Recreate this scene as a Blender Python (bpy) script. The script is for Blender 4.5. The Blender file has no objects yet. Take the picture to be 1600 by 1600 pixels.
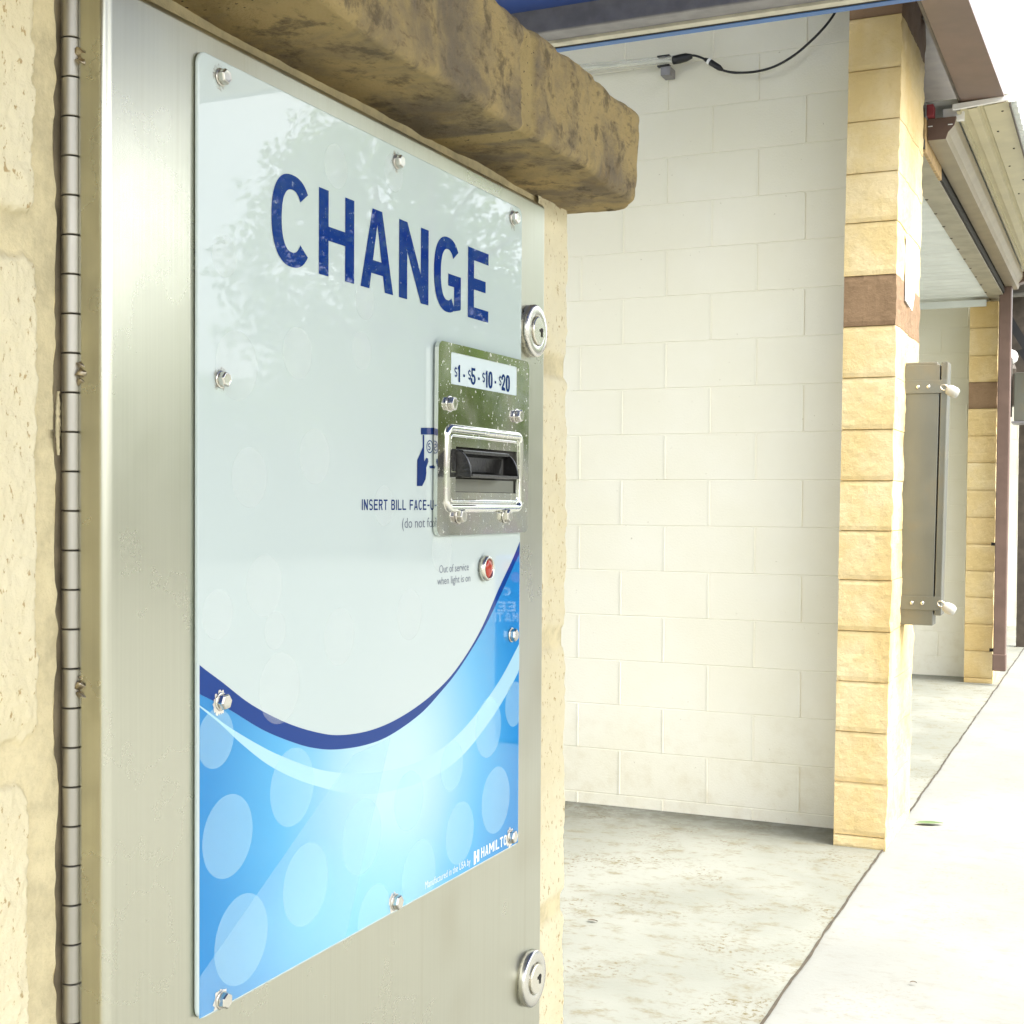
import bpy, math, random
from mathutils import Vector, Matrix, noise
from mathutils.geometry import tessellate_polygon
random.seed(7)
C = bpy.context.scene.collection
SC = bpy.context.scene
# ------------------------------------------------------------------ camera
F, CX, CY, EYE = 2110.0, 800.0, 831.0, 1.37          # focal length and principal point in photo pixels
YAW, PITCH, ROLL = math.atan(954/F), math.radians(1.195), math.radians(.33)
f0 = Vector((-math.sin(YAW), math.cos(YAW), 0)); r0 = Vector((math.cos(YAW), math.sin(YAW), 0)); u0 = Vector((0, 0, 1))
fw = math.cos(PITCH)*f0 - math.sin(PITCH)*u0
up = math.sin(PITCH)*f0 + math.cos(PITCH)*u0
rt = math.cos(ROLL)*r0 + math.sin(ROLL)*up
up = math.cos(ROLL)*up - math.sin(ROLL)*r0
cd = bpy.data.cameras.new('camera'); cam = bpy.data.objects.new('camera', cd); C.objects.link(cam)
cd.sensor_width = 36; cd.lens = F/1600*36; cd.shift_y = (CY-800)/1600; cd.clip_start = .02; cd.clip_end = 2000
m = Matrix((rt, up, -fw)).transposed().to_4x4(); m.translation = (0, 0, EYE); cam.matrix_world = m
SC.camera = cam
# ------------------------------------------------------------------ light
SUN_EL, SUN_AZ = math.radians(58), math.radians(97)   # azimuth from +Y towards +X
w = bpy.data.worlds.new('World'); SC.world = w; w.use_nodes = True
nt = w.node_tree; bg = nt.nodes['Background']
sky = nt.nodes.new('ShaderNodeTexSky'); sky.sky_type = 'NISHITA'; sky.sun_disc = False
sky.sun_elevation = SUN_EL; sky.sun_rotation = SUN_AZ; sky.air_density = 1.0; sky.dust_density = 5.0; sky.ozone_density = .6
hs = nt.nodes.new('ShaderNodeHueSaturation'); hs.inputs['Saturation'].default_value = .3
nt.links.new(sky.outputs[0], hs.inputs['Color']); nt.links.new(hs.outputs[0], bg.inputs['Color'])
bg.inputs['Strength'].default_value = .15
sl = bpy.data.lights.new('sun', 'SUN'); sl.energy = .5; sl.angle = math.radians(16); sl.color = (1, .94, .82)
so = bpy.data.objects.new('sun', sl); C.objects.link(so)
sd = Vector((math.sin(SUN_AZ)*math.cos(SUN_EL), math.cos(SUN_AZ)*math.cos(SUN_EL), math.sin(SUN_EL)))
so.rotation_euler = (-sd).to_track_quat('-Z', 'Y').to_euler()
SC.view_settings.view_transform = 'Standard'; SC.view_settings.look = 'None'; SC.view_settings.gamma = 1
SC.view_settings.exposure = 2.42
SC.cycles.max_bounces = 10; SC.cycles.transparent_max_bounces = 16

# ------------------------------------------------------------------ helpers
def ray(px, py):
    return rt*((px-CX)/F) + up*((CY-py)/F) + fw
O = Vector((0, 0, EYE))
def PX(px, py, X): d = ray(px, py); return O + d*(X/d.x)
def PY(px, py, Y): d = ray(px, py); return O + d*(Y/d.y)
def PZ(px, py, Z): d = ray(px, py); return O + d*((Z-EYE)/d.z)
def nz(x, y=0, z=0, s=1): return noise.noise(Vector((x*s, y*s, z*s)))
def fbm(x, y, z, s, o=4): return noise.fractal(Vector((x*s, y*s, z*s)), 1.0, 2.0, o)
def sst(a, b, x):
    t = min(1, max(0, (x-a)/(b-a))); return t*t*(3-2*t)

class MB:
    def __init__(s): s.v = []; s.f = []; s.mi = []; s.m = 0; s.col = []
    def add(s, vs, fs):
        k = len(s.v); s.v += [tuple(p) for p in vs]
        for q in fs: s.f.append([k+i for i in q]); s.mi.append(s.m)
        return s
    def box(s, x0, x1, y0, y1, z0, z1):
        return s.add([(x0,y0,z0),(x1,y0,z0),(x1,y1,z0),(x0,y1,z0),(x0,y0,z1),(x1,y0,z1),(x1,y1,z1),(x0,y1,z1)],
                     [(0,3,2,1),(4,5,6,7),(0,1,5,4),(1,2,6,5),(2,3,7,6),(3,0,4,7)])
    def prism(s, pts, d):            # planar loop of points extruded along vector d
        n = len(pts); d = Vector(d); a = [Vector(p) for p in pts]
        return s.add(a+[p+d for p in a], [tuple(range(n))[::-1], tuple(range(n, 2*n))]+[(i, (i+1)%n, n+(i+1)%n, n+i) for i in range(n)])
    def lathe(s, c, axis, prof, n=32, ph=0.0):   # prof: list of (r, h) along axis
        a = Vector(axis).normalized(); e1 = a.orthogonal().normalized()
        if abs(a.x) > .9: e1 = Vector((0, 0, 1))
        e2 = a.cross(e1); c = Vector(c); vs = []
        for r, h in prof:
            for i in range(n):
                t = 2*math.pi*i/n+ph; vs.append(c+a*h+(e1*math.cos(t)+e2*math.sin(t))*r)
        fs = []
        for j in range(len(prof)-1):
            for i in range(n): fs.append((j*n+i, j*n+(i+1)%n, (j+1)*n+(i+1)%n, (j+1)*n+i))
        fs.append(tuple(range(n))[::-1]); fs.append(tuple((len(prof)-1)*n+i for i in range(n)))
        return s.add(vs, fs)
    def tube(s, pts, r, n=12, closed=False):
        pts = [Vector(p) for p in pts]; N = len(pts); vs = []; fs = []; prev = None
        for i, p in enumerate(pts):
            if closed: d = (pts[(i+1)%N]-pts[i-1])
            else: d = pts[min(i+1, N-1)]-pts[max(i-1, 0)]
            d.normalize()
            e = prev - d*prev.dot(d) if prev is not None else d.orthogonal()
            e.normalize(); prev = e; g = d.cross(e)
            rr = r[i] if isinstance(r, (list, tuple)) else r
            for k in range(n):
                t = 2*math.pi*k/n; vs.append(p+(e*math.cos(t)+g*math.sin(t))*rr)
        for i in range(N if closed else N-1):
            j = (i+1) % N
            for k in range(n): fs.append((i*n+k, i*n+(k+1)%n, j*n+(k+1)%n, j*n+k))
        if not closed: fs.append(tuple(range(n))[::-1]); fs.append(tuple((N-1)*n+k for k in range(n)))
        return s.add(vs, fs)
    def grid(s, fn, us, vsq, flip=False):
        nu, nv = len(us), len(vsq)
        vs = [fn(a, b) for b in vsq for a in us]; fs = []
        for j in range(nv-1):
            for i in range(nu-1):
                q = (j*nu+i, j*nu+i+1, (j+1)*nu+i+1, (j+1)*nu+i); fs.append(q[::-1] if flip else q)
        return s.add(vs, fs)
    def poly(s, loops):              # flat filled polygon with holes
        loops = [[Vector(p) for p in l] for l in loops]
        flat = [p for l in loops for p in l]
        return s.add(flat, tessellate_polygon(loops))
    def build(s, name, mat, parent=None, smooth=False, bevel=0, seg=2, origin=None, shear=None):
        me = bpy.data.meshes.new(name)
        v = s.v
        if shear: v = [(x+shear*(z-EYE), y, z) for x, y, z in v]
        o = bpy.data.objects.new(name, me)
        org = Vector((0, 0, 0))
        if parent is None:
            if origin is None:
                xs = [p[0] for p in v]; ys = [p[1] for p in v]; zs = [p[2] for p in v]
                origin = ((min(xs)+max(xs))/2, (min(ys)+max(ys))/2, min(zs))
            org = Vector(origin); o.location = org
        me.from_pydata([tuple(Vector(p)-org) for p in v], [], s.f)
        for m_ in (mat if isinstance(mat, (list, tuple)) else [mat]): me.materials.append(m_)
        me.polygons.foreach_set('material_index', s.mi)
        if smooth: me.polygons.foreach_set('use_smooth', [True]*len(me.polygons))
        if s.col:
            at = me.color_attributes.new('mask', 'FLOAT_COLOR', 'POINT')
            for i, c in enumerate(s.col): at.data[i].color = (c, c, c, 1)
        me.update()
        C.objects.link(o)
        if parent is not None:
            o.parent = parent
            if parent.parent is None: o.matrix_parent_inverse = Matrix.Translation(-parent.location)
        if bevel:
            b = o.modifiers.new('bevel', 'BEVEL'); b.width = bevel; b.segments = seg; b.limit_method = 'ANGLE'; b.angle_limit = math.radians(35)
            b.harden_normals = False
        return o
def tag(o, label, cat, group=None):
    o['label'] = label; o['category'] = cat
    if group: o['group'] = group
    return o
def thing(name, loc, label, cat, group=None):
    o = bpy.data.objects.new(name, None); o.empty_display_size = .1; o.location = loc; C.objects.link(o); return tag(o, label, cat, group)
def struct(o, kind='structure'): o['kind'] = kind; return o
def copy_tree(o, parent=None):
    c = o.copy(); C.objects.link(c)
    if parent is not None: c.parent = parent; c.matrix_parent_inverse = o.matrix_parent_inverse
    for ch in list(o.children): copy_tree(ch, c)
    return c
def frange(a, b, n): return [a+(b-a)*i/(n-1) for i in range(n)]

# ------------------------------------------------------------------ materials
class NM:
    def __init__(s, name):
        s.m = bpy.data.materials.new(name); s.m.use_nodes = True; s.t = s.m.node_tree; s.b = s.t.nodes['Principled BSDF']
        s.co = s.n('ShaderNodeTexCoord').outputs['Object']
    def n(s, typ, **k):
        q = s.t.nodes.new(typ)
        for a, v in k.items(): setattr(q, a, v)
        return q
    def l(s, a, b): s.t.links.new(a, b)
    def setv(s, inp, v):
        if hasattr(v, 'is_linked') or hasattr(v, 'links'): s.l(v, inp)
        elif isinstance(v, (tuple, list)) and len(v) == 3 and inp.type == 'RGBA': inp.default_value = (*v, 1)
        else: inp.default_value = v
    def noise(s, scale, detail=4, rough=.55, vec=None, stretch=None, dist=0):
        v = vec or s.co
        if stretch:
            mp = s.n('ShaderNodeMapping'); mp.inputs['Scale'].default_value = stretch; s.l(v, mp.inputs['Vector']); v = mp.outputs[0]
        q = s.n('ShaderNodeTexNoise'); q.inputs['Scale'].default_value = scale; q.inputs['Detail'].default_value = detail
        q.inputs['Roughness'].default_value = rough; q.inputs['Distortion'].default_value = dist; s.l(v, q.inputs['Vector']); return q.outputs['Fac']
    def ramp(s, v, a, b, lo=0.0, hi=1.0):
        q = s.n('ShaderNodeMapRange'); q.interpolation_type = 'SMOOTHSTEP'; s.l(v, q.inputs['Value'])
        for nme, x in (('From Min', a), ('From Max', b), ('To Min', lo), ('To Max', hi)): q.inputs[nme].default_value = x
        return q.outputs[0]
    def mix(s, f, a, b):
        q = s.n('ShaderNodeMix', data_type='RGBA'); s.setv(q.inputs[0], f); s.setv(q.inputs[6], a); s.setv(q.inputs[7], b); return q.outputs[2]
    def math(s, op, a, b=0.0):
        q = s.n('ShaderNodeMath', operation=op); s.setv(q.inputs[0], a); s.setv(q.inputs[1], b); return q.outputs[0]
    def bump(s, h, strength, dist, prev=None):
        q = s.n('ShaderNodeBump'); q.inputs['Strength'].default_value = strength; q.inputs['Distance'].default_value = dist
        s.l(h, q.inputs['Height'])
        if prev: s.l(prev, q.inputs['Normal'])
        return q.outputs[0]
    def fin(s, base, rough=.6, metal=0, normal=None, **k):
        s.setv(s.b.inputs['Base Color'], base); s.setv(s.b.inputs['Roughness'], rough); s.setv(s.b.inputs['Metallic'], metal)
        if normal: s.l(normal, s.b.inputs['Normal'])
        for a, v in k.items(): s.setv(s.b.inputs[a.replace('_', ' ')], v)
        return s.m

def simple(name, base, rough=.6, metal=0, var=.15, scale=12, bump=.1, bscale=150):
    q = NM(name); f = q.ramp(q.noise(scale, 5), .3, .7)
    col = q.mix(f, tuple(c*(1-var) for c in base), tuple(min(1, c*(1+var*.6)) for c in base))
    nb = q.bump(q.noise(bscale, 3), bump, .002) if bump else None
    return q.fin(col, rough, metal, nb)

def steel(name, base, r0_, r1_, streak=.35, metal=1.0, dirt=(.30, .24, .13), dirtamt=.32):
    q = NM(name)
    st = q.noise(1.0, 3, .6, stretch=(900, 900, 9)); st2 = q.noise(1.0, 3, .6, stretch=(220, 220, 3))
    blot = q.noise(9, 2, .45); fine = q.noise(60, 4, .6)
    c1 = q.mix(st, tuple(c*(1-streak*.25) for c in base), tuple(min(1, c*(1+streak*.12)) for c in base))
    c2 = q.mix(q.math('MULTIPLY', q.ramp(blot, .5, .78), dirtamt), c1, dirt)
    c2 = q.mix(q.math('MULTIPLY', q.ramp(st2, .52, .85), dirtamt*.45), c2, dirt)
    ro = q.math('ADD', q.ramp(blot, .3, .7, r0_, r1_), q.math('MULTIPLY', fine, .08))
    nb = q.bump(st, streak*.12, .0006); nb = q.bump(q.noise(3.0, 2), .06, .01, nb)
    return q.fin(c2, ro, metal, nb)

M = {}
M['door'] = steel('brushed_stainless', (.52, .515, .425), .22, .31)
M['hinge'] = steel('hinge_steel', (.40, .38, .33), .38, .48, .5)
M['box_steel'] = steel('weathered_stainless', (.225, .225, .19), .40, .50, .3)
M['grime_steel'] = simple('grimy_steel', (.27, .22, .14), .6, .4, .35, 60)
M['weld'] = simple('weld_metal', (.42, .36, .26), .35, 1, .3, 300)
M['bolt'] = steel('bolt_steel', (.66, .64, .58), .16, .26, .2)
def bezel():
    q = NM('polished_zinc'); bl = q.noise(22, 5, .6); sp = q.noise(330, 3, .7)
    rain = q.noise(40, 2)
    c = q.mix(q.ramp(rain, .35, .5), (.80, .62, .74), (.74, .78, .62)); c = q.mix(q.ramp(rain, .5, .66), c, (.64, .72, .80))
    c = q.mix(.80, c, (.72, .72, .66))
    c = q.mix(q.ramp(sp, .64, .70), c, (.75, .74, .62))
    ro = q.math('ADD', q.ramp(bl, .35, .7, .09, .19), q.ramp(sp, .62, .70, 0, .35))
    met = q.ramp(sp, .64, .72, 1, .35)
    return q.fin(c, ro, met, q.bump(q.noise(7, 3), .12, .004))
M['bezel'] = bezel()
def printed(name, colf, rough=.012, alpha=1.0):
    q = NM(name); col = colf(q)
    r = q.math('ADD', q.ramp(q.noise(30, 6, .7), .45, .75, 0, .03), rough)
    nb = q.bump(q.noise(5, 2), .015, .006)
    return q.fin(col, r, 0, nb, Alpha=alpha, IOR=1.42)
M['panel'] = printed('panel_print', lambda q: q.mix(q.ramp(q.noise(2.2, 2), .3, .7), (.50, .575, .55), (.56, .62, .59)))
M['navy'] = printed('navy_print', lambda q: q.mix(q.math('MULTIPLY', q.ramp(q.noise(260, 5, .75), .60, .68), .55), (.004, .030, .20), (.4, .46, .55)))
M['navy_band'] = printed('navy_band_print', lambda q: (.004, .040, .215)); M['navy_band'].node_tree.nodes['Principled BSDF'].inputs['Specular IOR Level'].default_value = .25
M['navy_s'] = printed('navy_small_print', lambda q: (.015, .04, .16))
M['grey_s'] = printed('grey_small_print', lambda q: (.19, .21, .25))
M['aqua'] = printed('pale_aqua_print', lambda q: (.55, .84, .88), alpha=.72)
M['white_s'] = printed('white_print', lambda q: (.82, .88, .92))
M['dot'] = printed('translucent_dot_print', lambda q: (.62, .95, 1.0), alpha=.26)
M['dot_pale'] = printed('faint_dot_print', lambda q: (.90, .93, .90), alpha=.16)
M['ray'] = printed('painted_reflection_overlay', lambda q: (.55, .85, .97), alpha=.22)  # colour of the painted canopy reflection, not part of the artwork
M['chip'] = NM('chipped_print').fin((.70, .66, .58), .7)
def rust():
    q = NM('rust_bloom'); a = q.ramp(q.noise(420, 4, .7), .42, .68, 0, .42)
    return q.fin((.30, .15, .04), .8, 0, None, Alpha=a)
M['rust'] = rust()
M['black'] = simple('black_plastic', (.012, .011, .010), .28, 0, .3, 60, .15, 400)
M['dark'] = simple('dark_recess', (.02, .017, .012), .8)
M['red'] = NM('red_lens').fin((.42, .035, .015), .12)
M['ring'] = steel('lamp_ring', (.72, .69, .60), .15, .25, .1)
M['label'] = NM('label_card').fin((.62, .70, .70), .25)
M['brown'] = simple('brown_painted_metal', (.135, .085, .065), .38, 0, .12, 9, .05)
M['taupe'] = simple('taupe_painted_metal', (.27, .225, .15), .35, 0, .12, 9, .05)
M['beige_metal'] = simple('beige_roof_metal', (.50, .45, .28), .4, 0, .1, 5, .04)
M['soffit'] = simple('grey_soffit', (.33, .30, .22), .5, 0, .2, 7, .05)
M['white_metal'] = simple('white_ribbed_metal', (.70, .73, .70), .45, 0, .06, 4, .03)
M['blue'] = simple('blue_soffit', (.035, .085, .33), .35, 0, .08, 3, .03)
M['blue2'] = simple('light_blue_trim', (.05, .17, .45), .4, 0, .1)
M['alu'] = simple('grey_aluminium', (.27, .26, .27), .42, .4, .15, 30, .05)
M['alu_lip'] = simple('pale_aluminium', (.66, .62, .5), .5, .1, .15, 30)
M['wood'] = simple('bare_wood', (.42, .28, .12), .7, 0, .3, 40)
M['paper'] = NM('white_sign_paint').fin((.80, .80, .79), .5)
M['cable'] = simple('black_rubber', (.012, .012, .013), .45)
M['glass'] = NM('clear_tube').fin((.80, .82, .74), .12, 0, None, Alpha=.30, IOR=1.45)
M['dark_metal'] = simple('dark_bronze_metal', (.07, .055, .04), .5, .2, .3)
M['lockwhite'] = NM('worn_white_lock').fin((.40, .39, .35), .45)
M['globe'] = NM('white_globe').fin((.85, .85, .84), .3)
def blockmat(name, face, face2, mort, spk, pit=.55):
    q = NM(name); at = q.n('ShaderNodeAttribute', attribute_name='mask').outputs['Fac']
    big = q.noise(7, 4); sp = q.noise(330, 3, .65, stretch=(1, 1.0, .55)); sp2 = q.noise(150, 3, .7)
    c = q.mix(q.ramp(big, .35, .7), face, face2)
    c = q.mix(q.math('MULTIPLY', q.ramp(sp, .60, .68), .75), c, spk); c = q.mix(q.math('MULTIPLY', q.ramp(sp2, .62, .72), .35), c, mort)
    mc = q.mix(q.ramp(q.noise(40, 5, .7), .35, .7), mort, tuple(x*.72 for x in mort))
    c = q.mix(at, mc, c)
    nb = q.bump(q.noise(110, 6, .7), pit, .0022); nb = q.bump(q.noise(500, 3), .3, .0006, nb)
    return q.fin(c, .85, 0, nb)
M['split'] = blockmat('split_face_block', (.72, .645, .44), (.67, .585, .37), (.70, .60, .36), (.34, .21, .06))
def capm():
    q = NM('weathered_capstone'); at = q.n('ShaderNodeAttribute', attribute_name='mask').outputs['Fac']
    a = q.noise(13, 6, .65, dist=.4); b = q.noise(45, 5, .7); d = q.noise(170, 4, .7, stretch=(1, .5, 1.6))
    c = q.mix(q.ramp(a, .38, .64), (.60, .44, .185), (.28, .22, .135))
    c = q.mix(q.math('MULTIPLY', q.ramp(b, .51, .66), .7), c, (.12, .09, .05))
    c = q.mix(q.math('MULTIPLY', q.ramp(d, .54, .76), .55), c, (.10, .05, .025))
    c = q.mix(q.math('MULTIPLY', q.ramp(q.noise(24, 5, .6), .56, .74), .5), c, (.50, .34, .13))
    mo = q.mix(q.ramp(b, .4, .7), (.60, .45, .19), (.46, .33, .13)); mo = q.mix(q.ramp(q.noise(330, 3), .64, .7), mo, (.05, .03, .01))
    c = q.mix(at, mo, c)
    nb = q.bump(q.noise(75, 8, .78, stretch=(1, .7, 1.3)), 1.0, .007); nb = q.bump(q.noise(420, 4, .7), .9, .0018, nb)
    return q.fin(c, .9, 0, nb)
M['cap'] = capm()
def pilm(name, a, b, stain, spk):
    q = NM(name); n1 = q.noise(5.5, 5, .6); n2 = q.noise(160, 4, .7); n3 = q.noise(420, 2)
    st = q.noise(2.2, 4, stretch=(1, 1, .35))
    at = q.n('ShaderNodeAttribute', attribute_name='mask').outputs['Fac']
    c = q.mix(q.ramp(n1, .35, .68), a, b); c = q.mix(q.math('MULTIPLY', at, .75), c, stain); c = q.mix(q.math('MULTIPLY', q.ramp(st, .50, .72), .7), c, stain)
    c = q.mix(q.math('MULTIPLY', q.ramp(n2, .58, .72), .35), c, spk); c = q.mix(q.math('MULTIPLY', q.ramp(n3, .62, .7), .3), c, spk)
    return q.fin(c, .88, 0, q.bump(q.noise(70, 7, .75), .7, .006))
M['pillar'] = pilm('tan_block', (.60, .465, .22), (.66, .54, .31), (.52, .35, .12), (.42, .27, .08))
M['accent'] = pilm('brown_block', (.205, .13, .066), (.25, .16, .085), (.16, .09, .045), (.34, .20, .11))
M['mortar'] = pilm('stained_mortar', (.50, .38, .16), (.40, .30, .11), (.20, .17, .04), (.2, .12, .03))
def paintm():
    q = NM('cream_painted_block'); n1 = q.noise(1.6, 4); n2 = q.noise(120, 3, .6); sp = q.noise(60, 2, .5)
    c = q.mix(q.ramp(n1, .35, .7), (.745, .715, .575), (.775, .75, .63)); c = q.mix(q.math('MULTIPLY', q.ramp(sp, .75, .80), .5), c, (.30, .25, .14))
    z = q.n('ShaderNodeSeparateXYZ'); q.l(q.co, z.inputs[0])
    low = q.math('MULTIPLY', q.ramp(z.outputs['Z'], 0.0, .75, 1, 0), q.ramp(q.noise(14, 6, .7), .42, .75))
    c = q.mix(q.math('MULTIPLY', low, .32), c, (.54, .46, .28))
    return q.fin(c, .5, 0, q.bump(n2, .3, .004))
M['paint'] = paintm()
def conc(name, a, b, stain, green, amt, sheen, base_y=None):
    q = NM(name); n1 = q.noise(1.1, 6, .6); n2 = q.noise(9, 7, .75, stretch=(1, 1.6, 1)); n3 = q.noise(60, 5, .7); n4 = q.noise(2.6, 5, .65)
    c = q.mix(q.ramp(n1, .35, .68), a, b)
    c = q.mix(q.math('MULTIPLY', q.ramp(n2, .50, .68), amt), c, stain)
    c = q.mix(q.math('MULTIPLY', q.math('MULTIPLY', q.ramp(n3, .52, .66), q.ramp(n4, .46, .64)), amt*1.5), c, green)
    c = q.mix(q.math('MULTIPLY', q.ramp(q.noise(230, 3), .62, .72), .3), c, stain)
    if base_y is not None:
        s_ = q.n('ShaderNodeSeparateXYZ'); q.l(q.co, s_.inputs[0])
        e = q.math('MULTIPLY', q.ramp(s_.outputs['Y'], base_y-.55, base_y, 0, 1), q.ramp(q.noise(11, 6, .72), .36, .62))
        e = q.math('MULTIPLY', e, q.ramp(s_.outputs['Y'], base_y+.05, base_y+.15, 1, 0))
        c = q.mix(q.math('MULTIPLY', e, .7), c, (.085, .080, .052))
    r = q.ramp(n1, .4, .65, sheen, .85)
    return q.fin(c, r, 0, q.bump(n3, .25, .004))
M['apron'] = conc('pale_concrete', (.176, .181, .162), (.212, .218, .196), (.135, .125, .098), (.145, .125, .08), .42, .7)
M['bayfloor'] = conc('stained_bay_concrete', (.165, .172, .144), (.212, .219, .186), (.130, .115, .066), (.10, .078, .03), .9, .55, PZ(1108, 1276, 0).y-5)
M['joint'] = simple('expansion_filler', (.05, .04, .025), .9, 0, .35, 25, .2, 200)
M['grass'] = simple('grass_bank', (.095, .145, .03), .9, 0, .4, 3, .6, 30)
M['leaf'] = simple('tree_leaves', (.13, .20, .045), .6, 0, .4, 1.3, 0)
t_ = M['leaf'].node_tree; tr = t_.nodes.new('ShaderNodeBsdfTranslucent'); tr.inputs['Color'].default_value = (.20, .30, .05, 1)
mx = t_.nodes.new('ShaderNodeMixShader'); mx.inputs[0].default_value = .45; t_.links.new(t_.nodes['Principled BSDF'].outputs[0], mx.inputs[1]); t_.links.new(tr.outputs[0], mx.inputs[2])
t_.links.new(mx.outputs[0], t_.nodes['Material Output'].inputs['Surface'])
M['leaf2'] = simple('fallen_leaf', (.085, .14, .05), .55)
M['bark'] = simple('bark', (.10, .075, .05), .9, 0, .3, 20, .6, 40)
M['added_wall'] = simple('added_wall_pale', (.50, .48, .40), .85, 0, .15, .6, .2, 30)  # for the wall added across the lot for its reflection
M['kiosk'] = simple('kiosk_blue', (.03, .10, .38), .4)
M['purple'] = NM('purple_print').fin((.30, .08, .30), .4)

# ------------------------------------------------------------------ ground and setting
g = MB(); g.grid(lambda a, b: (a, b, 0), [-60, -20, -8, -.85, 2, 20.3], [-40, -10, 0, 5, 15, 90])
struct(g.build('ground', M['apron'], origin=(0, 0, 0)))
g = MB(); g.grid(lambda a, b: (a, b, -.006), [-300, 300], [-300, 300]); struct(g.build('terrain', M['grass'], origin=(0, 0, 0)))
JX = -.848
g = MB(); g.box(-7, JX-.004, .2, 26, -.05, .004); struct(g.build('bay_floor', M['bayfloor'], origin=(-3, 5, 0)))
g = MB()
def jx(y): return JX + .006*nz(y*3.1, 2.2) + .003*nz(y*17, 1)
ys = frange(1.0, 30, 1400)
g.grid(lambda a, y: (jx(y)+a*(.0045+.0025*nz(y*9, 5)), y, .0075), [-1, 1], ys)
struct(g.build('expansion_joint', M['joint'], origin=(JX, 5, 0)))
bank = MB(); bank.grid(lambda a, b: (a, b, -.0+2.4*sst(20.5, 34, a)+.15*nz(a*.3, b*.3)*sst(20, 24, a)), frange(20, 54, 24), frange(-40, 110, 50))
struct(bank.build('grass_bank', M['grass'], smooth=True, origin=(20, 0, 0)))

# ------------------------------------------------------------------ machine wall (projecting block base with capstones)
S = .6
XD, XW, XF = -.372, -.3935, -.3908       # door front, mortar plane, block face
wall = thing('block_wall', (-.6, .3, 0), 'tan split-face block wall with stone ledge holding the change machine', 'wall')
ZC = [EYE+.104-.2065*k for k in range(-1, 7)]     # bed joint heights
YL = PX(86, 800, XW).y; YR = .974; YE = PX(852, 800, XW).y-.02
def blockh(y, z, edge_y, right, jw):
    """height of the split face over the mortar plane, and block mask"""
    d = 9
    for zc in ZC: d = min(d, abs(z-zc)-jw)
    wob = .0016*nz(y*90, z*90, 3)+.0012*nz(y*300, z*300, 8)
    if right: d2 = 9
    else: d2 = edge_y + .0012*nz(z*25, 7)+.001*nz(z*7, 2) - y
    q = min(d, d2)
    if d < .007 and d2 < .007 and d > -.006 and d2 > -.006: q = min(d, d2, .007-math.hypot(.007-d, .007-d2))
    q += wob
    k = sst(-.0006, .0014, q)
    h = k*(XF-XW) + (.0009*fbm(y, z, 0, 35)+.0006*fbm(y, z, 4, 160)+.0003*fbm(y, z, 4, 500, 2))*k + .0006*fbm(y, z, 1, 60)
    return h, sst(-.0002, .0012, q)
EDGE = PX(60, 800, XF).y
def left_fn(fine):
    def fn(y, z):
        e = EDGE - (.0045 if z < ZC[2] else 0)-(.0012 if z > ZC[1] else 0)
        h, mk = blockh(y, z, e, False, .0085); cols.append(mk)
        yy = y
        if y > YL-.0001: yy = y + .0022*nz(z*30, 3)+.0014*nz(z*140, 9)-.004*sst(.022, 0, abs(z-(EYE+.03)))
        return (XW+h, yy, z)
    return fn
b = MB(); cols = b.col
zs_f = frange(EYE-.36, EYE+.235, 420)
b.grid(left_fn(1), frange(.36, YL, 90), zs_f)
b.grid(lambda y, z: (cols.append(0), (XW-.03*(y-YL)/.001, YL+.0022*nz(z*30, 3)+.0014*nz(z*140, 9)-.004*sst(.022, 0, abs(z-(EYE+.03))), z))[1], [YL, YL+.001], zs_f)
b.grid(left_fn(0), frange(-1.6, .36, 130), zs_f[::6]+[zs_f[-1]])
b.grid(left_fn(0), frange(-1.6, YL, 130), frange(0, EYE-.36, 90))
def right_fn(a, z):      # wraps round the outer corner
    rec = 9
    for zc in ZC: rec = min(rec, abs(z-zc)-.006)
    k = sst(-.001, .006, rec+.002*nz(z*60, a*40))
    cols.append(k)
    yc = YR-.0035*(1-k)+.0016*fbm(z, 0, 5, 25)*1.2
    R = .007; s0 = yc-R
    if a < 1:
        y = YE+(s0-YE)*a; x = XW+.001
    elif a < 2:
        t = (a-1)*math.pi/2; y = s0+R*math.sin(t); x = XW+.001-R*(1-math.cos(t))
    else: y = yc; x = XW+.001-R-(a-2)*.46
    h = (.0018*fbm(y, z, x, 45)+.0008*fbm(y, z, x, 170))*(.4+.6*k)-.002*(1-k)
    return (x+h*(1 if a < 1.6 else 0), y, z)
b.grid(right_fn, frange(0, .98, 26)+frange(1, 2, 9)+[2.05, 2.2, 2.6, 3.0], frange(0, EYE+.235, 760))
b.build('blocks', M['split'], wall, smooth=True)
b = MB(); b.box(-.86, -.41, -1.6, YR-.02, 0, EYE+.22); b.build('wall_core', M['dark'], wall)
b = MB(); b.box(-.41, -.396, PX(166, 800, XD).y, YE+.02, PX(850, 318, XD).z-.03, EYE+.23); b.build('lintel', M['split'], wall)
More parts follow.
